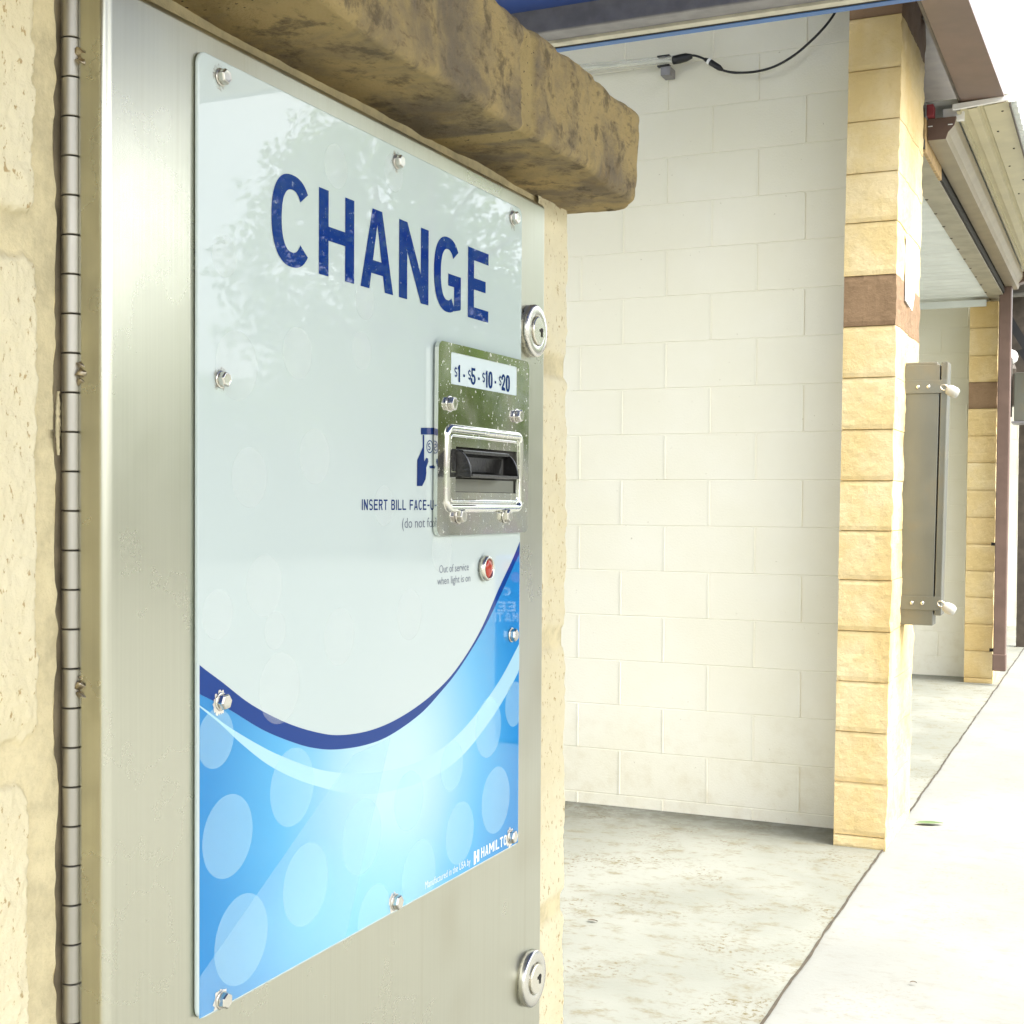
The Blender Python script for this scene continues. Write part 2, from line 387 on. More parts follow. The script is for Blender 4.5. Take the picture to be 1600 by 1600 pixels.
# capstones, one mesh per stone with stained mortar between
XC, ZB, HT = -.333, EYE+.2262, .068
joints = [PX(828, 150, XC).y, PX(470, 20, XC).y]
joints = [joints[0], joints[1], joints[1]-.26, joints[1]-.52, joints[1]-.78, -1.6]
prof = []
for t in frange(0, 1, 18): prof.append((-.41+(.0705)*t, 0.0))
for t in frange(.12, 1, 7): a = t*math.pi/2; prof.append((XC-.006+.006*math.sin(a), .006-.006*math.cos(a)))
for t in frange(.06, 1, 16): prof.append((XC, .006+(HT-.014)*t))
for t in frange(.15, 1, 7): a = t*math.pi/2; prof.append((XC-.008+.008*math.cos(a), HT-.008+.008*math.sin(a)))
for t in frange(.1, 1, 8): prof.append((XC-.008-.50*t, HT+.04*t))
def capfn(y, i):
    x, z = prof[int(i)]
    jd = min(abs(y-j) for j in joints[:-1]); mk = sst(.009, .0125, jd+.002*nz(y*70, z*90)); cols.append(mk)
    ex = sst(0, .02, YR+.004-y)
    big = .0035*fbm(y, z+x, 1, 7, 3)+.0016*fbm(y, z*1.5, x, 26, 3)+.0011*fbm(y, z, x, 85, 3)+.0006*fbm(y, z, x, 210, 2)
    dx = big-.0025*(1-mk); dz = -.7*(.0032*fbm(y, x, 9, 9, 3)+.0012*fbm(y, x, 3, 45, 3))
    if z < .001: dx *= (x+.41)/.08
    rnd = (1-ex)*.010
    if x > XC-.02: x -= rnd
    if z > HT-.01: z -= rnd*.8
    return (x+dx, y+(.004*fbm(x, z, 2, 30, 3) if y > YR else 0), ZB+z+dz*(1 if z < HT else .6))
b = MB(); cols = b.col
yy = frange(.25, YR-.02, 330)+frange(YR-.018, YR+.006, 12)
b.grid(capfn, frange(-1.6, .249, 150)+yy, range(len(prof)), flip=True)
k = len(b.v); nu = len(yy)+150
ring = [j*nu+nu-1 for j in range(len(prof))]
b.v.append((-.6, YR+.006, ZB+.03)); b.col.append(1)
for i in range(len(ring)-1): b.f.append([k, ring[i+1], ring[i]]); b.mi.append(0)
b.build('capstone', M['cap'], wall, smooth=True)

# ------------------------------------------------------------------ change machine
mach = thing('change_machine', (XD, .65, EYE-.35), 'stainless steel bill change machine with blue and white front panel', 'change machine')
ZT = PX(850, 318, XD).z; YD0 = PX(166, 800, XD).y; YD1 = PX(850.5, 800, XD).y; ZD = EYE-.52
def rrect(y0, y1, z0, z1, r, X, n=8):
    p = []
    for cy, cz, a0 in ((y1-r, z1-r, 0), (y0+r, z1-r, 90), (y0+r, z0+r, 180), (y1-r, z0+r, 270)):
        for i in range(n+1):
            a = math.radians(a0+90*i/n); p.append((X, cy+r*math.cos(a), cz+r*math.sin(a)))
    return p
b = MB(); b.prism(rrect(YD0, YD1, ZD, ZT, .004, XD-.0165), (.0165, 0, 0))
door = b.build('door', M['door'], mach, bevel=.0042, seg=5)
for p in door.data.polygons: p.use_smooth = True
door.modifiers['bevel'].harden_normals = True
b = MB(); b.box(-.45, XD-.022, YD0+.004, YD1-.004, ZD+.004, ZT-.004); b.build('cabinet', M['dark'], mach)
HY = PX(112, 800, -.3905); HR = .0040
leaf = MB(); leaf.box(-.3975, -.3945, HY.y-.012, HY.y+.006, ZD, EYE+.225); leaf.build('hinge_leaf', M['grime_steel'], mach)
pin = MB(); pin.lathe((-.3905, HY.y, ZD), (0, 0, 1), [(.0026, 0), (.0026, EYE+.225-ZD)], 16)
hg = pin.build('hinge', M['dark'], mach)
kz = []
for k in range(-1, 31):
    z1 = PX(112, 62+61.35*k, -.3905).z; z0 = PX(112, 62+61.35*(k+1), -.3905).z
    kz.append((z0, z1)); e = .00035; b = MB()
    b.lathe((-.3905, HY.y, z0), (0, 0, 1), [(HR-.0003, e*.6), (HR, e*.6+.0003), (HR, z1-z0-e*.6-.0003), (HR-.0003, z1-z0-e*.6)], 56)
    b.build('knuckle', M['hinge'], hg)
for (i, seed) in ((1, 1), (9, 5), (17, 9)):
    z0, z1 = kz[i]; b = MB(); zc = (z0+z1)/2; random.seed(seed)
    dv = Vector((.62, .78, 0)).normalized()
    base = Vector((-.3905, HY.y, 0))
    def wf(a, t):
        r = .0026*(math.sin(math.pi*min(1, max(.02, t)))**.45)*(1+.4*math.sin(t*19+seed)+.25*nz(t*9, a*2, seed))
        c = base+Vector((.0052, .0010, zc-.0058+.0116*t+.0005*math.sin(a*3)))
        return c+Vector((math.cos(a), math.sin(a), .25*math.cos(a*2+t*14)))*max(r, .0002)
    b.grid(wf, frange(0, 2*math.pi, 22), frange(0, 1, 34)); b.build('weld_bead', M['weld'], hg, smooth=True)
# loose mortar smear beside the hinge
b = MB(); cols = b.col
def smear(a, t):
    cols.append(0); z = PX(90, 610, XW).z + (PX(90, 712, XW).z-PX(90, 610, XW).z)*t
    w_ = .0013*math.sin(math.pi*t)**.6*(1+.4*nz(t*14, 3))
    return (-.3940+.0010*math.cos(a)*(.5+abs(nz(t*30, a))), PX(92, 650, XW).y+w_*math.sin(a), z)
b.grid(smear, frange(0, 2*math.pi, 14), frange(.01, .99, 40)); b.build('mortar_smear', M['split'], wall, smooth=True)

# graphic panel
XP = XD+.0024
PT, PB = PX(310, 75, XP), PX(310, 1597, XP); PR = PX(813.5, 800, XP)
PY0, PY1, PZ1, PZ0 = PT.y, PR.y, (PT.z+PX(813, 325, XP).z)/2, (PB.z+PX(811, 1318, XP).z)/2
b = MB(); b.prism(rrect(PY0, PY1, PZ0, PZ1, .006, XD+.0002), (XP-XD-.0002, 0, 0))
panel = b.build('graphic_panel', M['panel'], mach, bevel=.0009, seg=3)
def P2(px, py): p = PX(px, py, XP); return (p.y, p.z)
def clampP(y, z, mrg=.0012): return (min(PY1-mrg, max(PY0+mrg, y)), min(PZ1-mrg, max(PZ0+mrg, z)))
LAY = .000025
def flat(loops, layer): return [[(XP+LAY*layer, *clampP(*p)) for p in l] for l in loops]
def decal(name, loops, layer, mat):
    b = MB(); b.poly(flat(loops, layer)); return b.build(name, mat, panel)
def spl(pts, n=80):      # Catmull-Rom through points
    out = []; p = [pts[0]]+pts+[pts[-1]]
    for i in range(1, len(p)-2):
        for k in range(6):
            t = k/6; a, b_, c, d = p[i-1], p[i], p[i+1], p[i+2]
            out.append(tuple(.5*((2*b_[j])+(-a[j]+c[j])*t+(2*a[j]-5*b_[j]+4*c[j]-d[j])*t*t+(-a[j]+3*b_[j]-3*c[j]+d[j])*t**3) for j in (0, 1)))
    out.append(pts[-1]); return out
dk_u = [(308,1036),(323,1048),(346,1065),(393,1101),(447,1129),(494,1144),(532,1148.5),(579,1141),(625,1121),(672,1088),(711,1048),(749,988),(780,918),(802,871),(815,838)]
dk_l = [(308,1083),(335,1096),(362,1111),(408,1139),(447,1156),(486,1168),(525,1171),(571,1164),(610,1148.5),(656,1116),(687,1083),(718,1044),(755,984),(786,921),(804,881),(815,858)]
lt_u = [(308,1100),(323,1110),(358,1136),(401,1162),(439,1181),(494,1201),(540,1208),(594,1206),(649,1192),(695,1166),(738,1123),(780,1064),(807,1014),(815,998)]
lt_l = [(308,1101.5),(323,1114),(346,1133),(377,1162),(416,1193),(455,1214),(494,1228),(540,1239),(587,1240),(641,1228),(687,1208),(726,1177),(765,1127),(792,1084),(815,1040)]
du, dl, lu, ll = [spl([P2(*q) for q in c]) for c in (dk_u, dk_l, lt_u, lt_l)]
bc, be, bw = P2(600, 1235), P2(320, 1250), P2(520, 1090)
def bluef(q):
    s = q.n('ShaderNodeSeparateXYZ'); q.l(q.co, s.inputs[0])
    def ell(cy, cz, ry, rz):
        a = q.math('POWER', q.math('DIVIDE', q.math('SUBTRACT', s.outputs['Y'], cy), ry), 2.0)
        c = q.math('POWER', q.math('DIVIDE', q.math('SUBTRACT', s.outputs['Z'], cz), rz), 2.0)
        return q.math('SQRT', q.math('ADD', a, c))
    d = ell(bc[0]+.012, bc[1]+.01, .17, .17)
    c = q.mix(q.ramp(d, .10, .72), (.46, .67, .74), (.095, .41, .68)); c = q.mix(q.ramp(d, .55, 1.10), c, (.014, .21, .50))
    d2 = ell(bc[0]-.03, PZ0+.02, .11, .045); c = q.mix(q.ramp(d2, .2, 1.1, .55, 0), c, (.25, .62, .86))
    return c
M['bluegrad'] = printed('blue_gradient_print', bluef)
bot = [(PY1-.0012, PZ0+.0012), (PY0+.0012, PZ0+.0012)]
decal('blue_field', [dl+bot], 1, M['bluegrad'])
decal('navy_swoosh', [du+dl[::-1]], 2, M['navy_band'])
decal('pale_swoosh', [lu+ll[::-1]], 2, M['aqua'])
decal('painted_reflection', [[P2(306, 1530), P2(552, 1180), P2(610, 1152), P2(540, 1480), P2(540, 1700), P2(306, 1700)]], 3, M['ray'])  # reflection of the canopy painted on as a pale translucent wedge
def circ(cx, cy, h):
    y, z = P2(cx, cy); r = abs(P2(cx, cy-h/2)[1]-P2(cx, cy+h/2)[1])/2
    return [clampP(y+r*math.cos(a), z+r*math.sin(a)) for a in [2*math.pi*i/48 for i in range(48)]]
for i, (zx, zy, h) in enumerate([(145,843,335),(405,645,315),(200,1258,360),(460,1037,330),(685,845,305),(875,700,240),(1048,560,200),(1080,830,250),(915,1000,285),(735,1165,255),(1225,697,265),(1195,405,240),(1300,310,180),(515,1350,230),(95,450,240),(1290,960,150)]):
    decal('bokeh_dot', [circ(300+zx/2.581, 980+zy/2.581, h/2.581)], 4+(i % 3)*.6, M['dot'])
for i, (cx, cy, h) in enumerate([(370,571,110),(465,552,82),(350,400,66),(565,548,60),(390,746,95),(492,713,88),(413,915,98),(437,1075,112),(530,995,90),(340,960,80),(640,960,80),(690,860,70),(525,260,70),(615,270,60),(570,470,60),(740,440,50),(430,985,60),(600,790,64)]):
    decal('bokeh_dot', [circ(cx, cy, h)], 4+(i % 3)*.6, M['dot_pale'])
# lettering -------------------------------------------------------
def ribbon(fo, fi, n=40): return [fo(t) for t in frange(0, 1, n)]+[fi(t) for t in frange(1, 0, n)]
def sup(a, rx, rz, p=2.35):
    c, s = math.cos(a), math.sin(a)
    return (.5+rx*math.copysign(abs(c)**(2/p), c), .5+rz*math.copysign(abs(s)**(2/p), s))
def arcC(a0, a1, sw, sh): 
    fo = lambda t: sup(math.radians(a0+(a1-a0)*t), .5, .515); fi = lambda t: sup(math.radians(a0+(a1-a0)*t), .5-sw, .515-sh)
    return ribbon(fo, fi)
def letter(ch, sw=.26, sh=.165):
    b_ = sh
    if ch == 'C': return [[arcC(40, 320, sw, b_)]]
    if ch == 'G': return [[arcC(40, 300, sw, b_)], [[(.52, .52), (1, .52), (1, .08), (.985, .06), (.74, .02), (.74, .52-b_), (.52, .52-b_)]]]
    if ch == 'H': return [[[(0,0),(sw,0),(sw,.5-b_/2),(1-sw,.5-b_/2),(1-sw,0),(1,0),(1,1),(1-sw,1),(1-sw,.5+b_/2),(sw,.5+b_/2),(sw,1),(0,1)]]]
    if ch == 'E': return [[[(0,0),(1,0),(1,b_),(sw,b_),(sw,.5-b_/2),(.86,.5-b_/2),(.86,.5+b_/2),(sw,.5+b_/2),(sw,1-b_),(1,1-b_),(1,1),(0,1)]]]
    if ch == 'F': return [[[(0,0),(sw,0),(sw,.5-b_/2),(.86,.5-b_/2),(.86,.5+b_/2),(sw,.5+b_/2),(sw,1-b_),(1,1-b_),(1,1),(0,1)]]]
    if ch == 'L': return [[[(0,0),(1,0),(1,b_),(sw,b_),(sw,1),(0,1)]]]
    if ch == 'T': c = sw/2; return [[[(.5-c,0),(.5+c,0),(.5+c,1-b_),(1,1-b_),(1,1),(0,1),(0,1-b_),(.5-c,1-b_)]]]
    if ch == 'I': return [[[(0,0),(1,0),(1,1),(0,1)]]]
    if ch == '-': return [[[(0,.38),(1,.38),(1,.38+b_),(0,.38+b_)]]]
    if ch == 'A':
        s_ = sw*.98; k = .5-s_/2
        ins = lambda z: s_+(.5-s_)*min(1, z/.80)     # inner left edge
        return [[[(0,0),(s_,0),(s_+(.5-s_)*.20/.82,.20),(1-s_-(.5-s_)*.20/.82,.20),(1-s_,0),(1,0),(.5+s_*.56,1),(.5-s_*.56,1)],
                 [(s_+(.5-s_)*(.20+b_)/.82,.20+b_),(1-s_-(.5-s_)*(.20+b_)/.82,.20+b_),(.5,.82)]]]
    if ch == 'N': return [[[(0,0),(sw,0),(sw,.62),(1-sw,0),(1,0),(1,1),(1-sw,1),(1-sw,.38),(sw,1),(0,1)]]]
    if ch == 'M': s_ = sw*.8; return [[[(0,0),(s_,0),(s_,.62),(.5,.22),(1-s_,.62),(1-s_,0),(1,0),(1,1),(1-s_,1),(.5,.55),(s_,1),(0,1)]]]
    if ch == 'U':
        def fo(t): a = math.radians(180+180*t); return (.5+.5*math.cos(a), .30+.315*math.sin(a))
        def fi(t): a = math.radians(180+180*t); return (.5+(.5-sw)*math.cos(a), .30+(.315-b_)*math.sin(a))
        o = [fo(t) for t in frange(0, 1, 16)]; i_ = [fi(t) for t in frange(1, 0, 16)]
        return [[[(0,1)]+o+[(1,1),(1-sw,1)]+i_+[(sw,1)]]]
    if ch in 'O0': return [[[sup(2*math.pi*i/40, .5, .515, 2.6) for i in range(40)], [sup(2*math.pi*i/40, .5-sw, .515-b_, 2.6) for i in range(40)]]]
    if ch == 'S':
        pts = []
        for t in frange(0, 1, 13): a = math.radians(25+220*t); pts.append((.5+.38*math.cos(a), .72+.22*math.sin(a)))
        for t in frange(.1, 1, 13): a = math.radians(75-225*t); pts.append((.5+.38*math.cos(a), .27+.22*math.sin(a)))
        return [[rib2(pts, sw*.95, sh)]]
    if ch == 'R':
        return [[[(0,0),(sw,0),(sw,.42),(.45,.42),(.72,0),(1,0),(.72,.44),(.9,.52),(.98,.72),(.9,.92),(.68,1),(0,1)], [(sw,.42+b_),(sw,1-b_),(.62,1-b_),(.72,.72),(.62,.42+b_)]]]
    if ch == 'P':
        return [[[(0,0),(sw,0),(sw,.42),(.68,.42),(.9,.5),(.98,.72),(.9,.92),(.68,1),(0,1)], [(sw,.42+b_),(sw,1-b_),(.62,1-b_),(.72,.72),(.62,.42+b_)]]]
    if ch == 'B':
        return [[[(0,0),(.7,0),(.92,.08),(1,.27),(.94,.44),(.82,.53),(.92,.62),(.96,.75),(.88,.93),(.66,1),(0,1)], [(sw,b_),(sw,.45),(.62,.45),(.74,.28),(.62,b_)], [(sw,.58),(sw,1-b_),(.6,1-b_),(.7,.72),(.6,.58)]]]
    if ch == '1': return [[[(.62-sw*.6,0),(.62+sw*.6,0),(.62+sw*.6,1),(.62-sw*.3,1),(.2,.86),(.2,.70),(.62-sw*.6,.80)]]]
    if ch == '2':
        pts = [(.17,.66)]
        for t in frange(0, 1, 12): a = math.radians(175-185*t); pts.append((.5+.34*math.cos(a), .74+.19*math.sin(a)))
        pts += [(.66,.5),(.3,.22)]
        return [[rib2(pts, sw, sh)], [[(.02,0),(.98,0),(.98,b_),(.18,b_+.12),(.02,b_)]]]
    if ch == '5':
        pts = []
        for t in frange(0, 1, 16): a = math.radians(135-330*t); pts.append((.48+.36*math.cos(a), .32+.24*math.sin(a)))
        return [[rib2(pts, sw, sh)], [[(.08,.5),(.08,1),(.92,1),(.92,1-b_),(.08+sw*.8,1-b_),(.08+sw*.8,.56)]]]
    if ch == '$': return letter('S', sw, sh)+[[[(.43,.96),(.57,.96),(.57,1.1),(.43,1.1)]], [[(.43,-.1),(.57,-.1),(.57,.04),(.43,.04)]]]
    return []
def rib2(pts, sw, sh):   # ribbon round a centre line, stroke sw across, sh upright
    L_, R_ = [], []
    for i, p in enumerate(pts):
        a = pts[max(0, i-1)]; c = pts[min(len(pts)-1, i+1)]; dx, dz = c[0]-a[0], c[1]-a[1]; n = math.hypot(dx, dz) or 1
        nx, nzz = -dz/n, dx/n
        L_.append((p[0]+nx*sw/2, p[1]+nzz*sh/2)); R_.append((p[0]-nx*sw/2, p[1]-nzz*sh/2))
    return L_+R_[::-1]
def put(b, ch, y0, y1, z0, z1, X, sw=.26, sh=.165, slant=0):
    for k, loops in enumerate(letter(ch, sw, sh)):
        b.poly([[(X+.00001*k, y0+(y1-y0)*p[0]+slant*(p[1]-.5)*(z1-z0), z0+(z1-z0)*p[1]) for p in l] for l in loops])
zt = (P2(497, 292)[1]+P2(729.7, 384)[1])/2; zb = (P2(497, 427.5)[1]+P2(729.7, 495)[1])/2
XL = XP+LAY*7
b = MB()
for ch, x0, x1, sw in (('C',423,486,.245),('H',497,552,.265),('A',562,613,.27),('N',622,668,.27),('G',676.5,718.5,.25),('E',729.5,761.5,.29)):
    put(b, ch, P2(x0, 700)[0], P2(x1, 700)[0], zb, zt, XL, sw)
b.build('headline_lettering', M['navy'], panel)
WID = {'I': .15, '-': .42, ' ': .30, 'M': .92, '1': .55}
def line(b, text, y0, y1, z0, z1, X, sw=.2, sh=.13, gap=.16, slope=0, cut=None):
    tot = sum(WID.get(c, .62)+gap for c in text)-gap; k = (y1-y0)/tot; y = y0
    for c in text:
        wd = WID.get(c, .62)
        if c != ' ': put(b, c, y, y+wd*k, z0, z1, X, sw, sh)
        y += (wd+gap)*k
b = MB(); zA, zB = P2(600, 780.5)[1], P2(600, 797)[1]
line(b, 'INSERT BILL FACE-UP', P2(565, 790)[0], P2(684, 790)[0], zB, zA, XL, .23, .15)
b.build('instruction_lettering', M['navy_s'], panel)
def text(body, y0, z0, h, width, mat, name, parent, X, bold=0):
    cu = bpy.data.curves.new(name, 'FONT'); cu.body = body; cu.offset = bold; cu.resolution_u = 3
    to = bpy.data.objects.new(name, cu); C.objects.link(to); bpy.context.view_layer.update()
    me = bpy.data.meshes.new_from_object(to.evaluated_get(bpy.context.evaluated_depsgraph_get()))
    C.objects.unlink(to); bpy.data.objects.remove(to)
    xs = [v.co.x for v in me.vertices]; kx = width/(max(xs)-min(xs)); x0 = min(xs); kz_ = h/.70
    b = MB(); b.add([(X, y0+(v.co.x-x0)*kx, z0+v.co.y*kz_) for v in me.vertices], [tuple(p.vertices) for p in me.polygons])
    bpy.data.meshes.remove(me); return b.build(name, mat, parent)
def ptext(body, xa, xb, yt, yb, mat, name, bold=0):
    xm = (xa+xb)/2; a, c = P2(xa, yb)[0], P2(xb, yb)[0]; z0 = P2(xa, yb)[1]
    return text(body, a, z0, abs(P2(xa, yt)[1]-z0), c-a, mat, name, panel, XL, bold)
ptext('(do not fold)', 628, 687, 809, 825, M['grey_s'], 'small_lettering')
ptext('Out of service', 686, 732, 883, 895.5, M['grey_s'], 'small_lettering')
ptext('when light is on', 683, 734.5, 902, 914, M['grey_s'], 'small_lettering')
ptext('Manufactured in the USA by', 664, 734.5, 1377.5, 1389, M['white_s'], 'maker_lettering')
b = MB(); z0 = P2(752, 1340.5)[1]; z1 = P2(752, 1324.5)[1]
line(b, 'HAMILTON', P2(751.5, 1330)[0], P2(797, 1330)[0], z0, z1, XL, .27, .17)
b.build('maker_lettering', M['white_s'], panel)
b = MB(); ya, yb_ = P2(740, 1340)[0], P2(748.5, 1340)[0]; z0, z1 = P2(740, 1352)[1], P2(740, 1330.5)[1]
for l in ([(0,0),(.38,.05),(.38,.40),(.62,.44),(.62,.08),(1,.1),(1,.95),(.62,1),(.62,.62),(.38,.58),(.38,.97),(0,1)],):
    b.poly([[(XL, ya+(yb_-ya)*p[0], z0+(z1-z0)*p[1]) for p in l]])
b.build('maker_emblem', M['white_s'], panel)
# hand icon
def zi(x, y): return P2(540+x/3.478, 480+y/3.478)
b = MB()
for k, loops in enumerate([
    [[(408,655),(640,655),(640,692),(408,692)]],
    [[(418,694),(426,694),(426,835),(418,835)]],
    [[(418,760),(404,795),(388,830),(386,972),(415,972),(433,935),(438,900),(437,872),(449,838),(447,822),(436,818),(428,836),(427,838)]],
    [[(456,758+36*math.sin(t),) if 0 else (456+18*math.cos(t), 758+36*math.sin(t)) for t in frange(0, 2*math.pi*.97, 30)], [(456+14.5*math.cos(t), 758+30*math.sin(t)) for t in frange(0, 2*math.pi*.97, 30)]],
    [[(484,835),(500,832),(500,876),(456,876),(453,862),(470,860),(482,850)]]]):
    b.poly([[(XL+.00001*k, *zi(*p)) for p in l] for l in loops])
put(b, '$', zi(449, 0)[0], zi(464, 0)[0], zi(456, 776)[1], zi(456, 740)[1], XL, .26, .16)
b.build('hand_symbol', M['navy_s'], panel)
# panel bolts
def bolt(b, c, r, h=.003, ph=0.0):
    b.lathe(c, (1, 0, 0), [(r*1.12, 0), (r*1.12, .0006), (r*.95, .0008)], 24)
    b.lathe(Vector(c)+Vector((.0008, 0, 0)), (1, 0, 0), [(r, 0), (r, h*.75), (r*.86, h), (r*.55, h*.97)], 6 if ph >= 0 else 24, abs(ph))
random.seed(3)
BOL = [(346,121,.0036,0),(346,593,.0036,0),(346,1096,.0038,1),(347,1562,.0038,1),(621,253,.0037,0),(803,341,.0044,0),(800.5,992,.0044,2),(799,1307,.0044,1),(618,1409,.0042,1)]
for px, py, r, st in BOL:
    p = PX(px-2, py, XP); b = MB(); bolt(b, (XP+.0003, p.y, p.z), r, .0032, random.random()*1.0)
    bo = b.build('bolt', M['bolt'], panel, bevel=.0003)
    ring_ = []; n = 44; sd_ = random.random()*50
    k = 1.55 if st != 1 else 1.45
    for i in range(n):
        a = 2*math.pi*i/n; rr = r*(k+.55*nz(math.cos(a)*2.3+sd_, math.sin(a)*2.3)+.4*nz(math.cos(a)*7+sd_, math.sin(a)*7)); ring_.append((p.y-r*.15+rr*math.cos(a)*.9, p.z+rr*math.sin(a)-(.0006 if st == 1 else 0)))
    if st < 2: decal('chipped_print' if st == 1 else 'rust_bloom', [ring_], 7.4, M['chip'] if st == 1 else M['rust'])

# bill acceptor
XB0 = XD+.0034; XB = XB0+.0026
def PBz(px, py): p = PX(px, py, XB); return (p.y, p.z)
yA, zA = PBz(684.5, 530); yB, zB = PBz(824.5, 836)
zB = (PBz(683, 837)[1]+PBz(822, 832)[1])/2; zA = (PBz(690, 528)[1]+PBz(820, 568)[1])/2
acc = None
wy0, wz1 = PBz(704, 549.5); wy1, wz0 = PBz(806.5, 617.5); wz1 = (wz1+PBz(806, 573.5)[1])/2; wz0 = (wz0+PBz(703, 600.5)[1])/2
sy0, sz1 = PBz(712, 697.5); sy1, sz0 = PBz(807, 771)
b = MB()
outer = [p[1:] for p in rrect(yA, yB, zB, zA, .0052, 0)]
hole1 = [p[1:] for p in rrect(wy0, wy1, wz0, wz1, .0012, 0, 3)]
hole2 = [p[1:] for p in rrect(sy0, sy1, sz0, sz1, .0008, 0, 3)]
for X, fl in ((XB, False), (XB0, True)):
    b.poly([[(X, *p) for p in l] for l in (outer, hole1, hole2)])
for l in (outer, hole1, hole2):
    n = len(l); k = len(b.v)
    b.add([(XB, *p) for p in l]+[(XB0, *p) for p in l], [(i, (i+1) % n, n+(i+1) % n, n+i) for i in range(n)])
zmid = (zA+zB)/2; b.v = [(x+.0002+(z-zmid)*.006, y, z) for x, y, z in b.v]
acc = b.build('bill_acceptor', M['bezel'], mach)
b = MB(); b.box(XP+.0003, XP+.0034, wy0-.002, wy1+.002, wz0-.002, wz1+.002); b.build('price_label', M['label'], acc)
# prices
zp = lambda x, y: (PX(670+x/9.412, 510+y/9.412, XP+.0036).y, PX(670+x/9.412, 510+y/9.412, XP+.0036).z)
b = MB()
for s_, x0, x1, yt_, yb2, big in (('$',380,418,600,735,0),('1',418,470,560,815,1),('$',580,618,640,775,0),('5',620,690,605,855,1),('$',790,826,680,815,0),('1',826,872,645,895,1),('0',876,940,660,905,1),('$',1035,1068,730,865,0),('2',1070,1126,700,940,1),('0',1132,1195,712,955,1)):
    q0 = zp(x0, yb2); q1 = zp(x1, yt_); z1_ = zp(x0, yt_)[1]
    put(b, s_, q0[0], q1[0], q0[1], z1_, XP+.0036, .38, .16)
for x, y in ((520,725),(737,770),(980,822)):
    y_, z_ = zp(x, y); b.poly([[(XP+.0036, y_-.0012, z_-.0008), (XP+.0036, y_+.0012, z_-.0008), (XP+.0036, y_+.0012, z_+.0008), (XP+.0036, y_-.0012, z_+.0008)]])
b.build('price_lettering', M['navy_s'], acc)
# embossed frame round the slot
ey0, ez1 = PBz(699, 669); ey1, ez0 = PBz(812, 794); ez1 = (ez1+PBz(811, 681)[1])/2
b = MB(); rr = [(p[0], p[1], p[2]) for p in rrect(ey0, ey1, ez0, ez1, .0045, XB-.0004, 8)]
b.tube(rr, .0026, 14, True); o = b.build('raised_frame', M['bezel'], acc, smooth=True)
b = MB(); rr = rrect(ey0+.0042, ey1-.0042, ez0+.0042, ez1-.0042, .003, XB-.0007, 8)
b.tube(rr, .0013, 10, True); b.build('raised_frame', M['bezel'], acc, smooth=True)
# slot: dark pocket above, plain plate below, black chute
zm = PBz(712, 748)[1]
b = MB(); b.box(XP+.0004, XP+.0012, sy0-.001, sy1+.001, sz0-.002, sz1+.002); b.build('slot_backing', M['dark'], acc)
b = MB(); b.box(XP+.0016, XP+.0030, sy0-.0005, sy1-.004, sz0+.0003, zm); b.build('slot_plate', M['box_steel'], acc)
cy0, cy1 = PX(736, 735, XP+.0165).y, PX(811, 735, XP+.0165).y
cz1 = PBz(730, 704)[1]; cz0 = PBz(730, 746.5)[1]; H_ = cz1-cz0
chx0 = XP+.002; DEP = .0085
def chprof(t):   # outer curve of the cheeks
    return (chx0+.006+DEP*math.sin(t*math.pi/2)**.9, cz1-.001-H_*.92*(1-math.cos(t*math.pi/2))**.85)
b = MB()
pr = [(chx0+.004, cz1)]+[chprof(t) for t in frange(0, 1, 14)]+[(chx0+.006+DEP, cz0), (chx0+.004, cz0)]
for ya in (cy0, cy1-.0016):
    b = MB(); b.prism([(x, ya, z) for x, z in pr], (0, .0016, 0)); b.build('chute_cheek', M['black'], acc, bevel=.0003)
b = MB()
b.prism([(chx0+.001, cy0+.0016, cz1+.0005), (chx0+.0085, cy0+.0016, cz1-.0005), (chx0+.0085, cy0+.0016, cz1-.0025), (chx0+.0035, cy0+.0016, cz1-.004), (chx0+.0025, cy0+.0016, cz0+.0035), (chx0+.001, cy0+.0016, cz0+.0035)], (0, cy1-cy0-.0032, 0))
b.build('chute_back', M['black'], acc, bevel=.0003)
b = MB(); b.prism([(chx0+.001, cy0+.0016, cz0), (chx0+.006+DEP, cy0+.0016, cz0), (chx0+.0065+DEP, cy0+.0016, cz0+.0018), (chx0+.001, cy0+.0016, cz0+.003)], (0, cy1-cy0-.0032, 0))
b.build('chute_lip', M['black'], acc, bevel=.0004)
for px, py in ((702, 631), (806.5, 650), (716.5, 806), (789, 806)):
    p = PX(px, py, XB); b = MB(); bolt(b, (XB+.0001, p.y, p.z), .0044, .0032, random.random()); b.build('bolt', M['bolt'], acc, bevel=.0003)
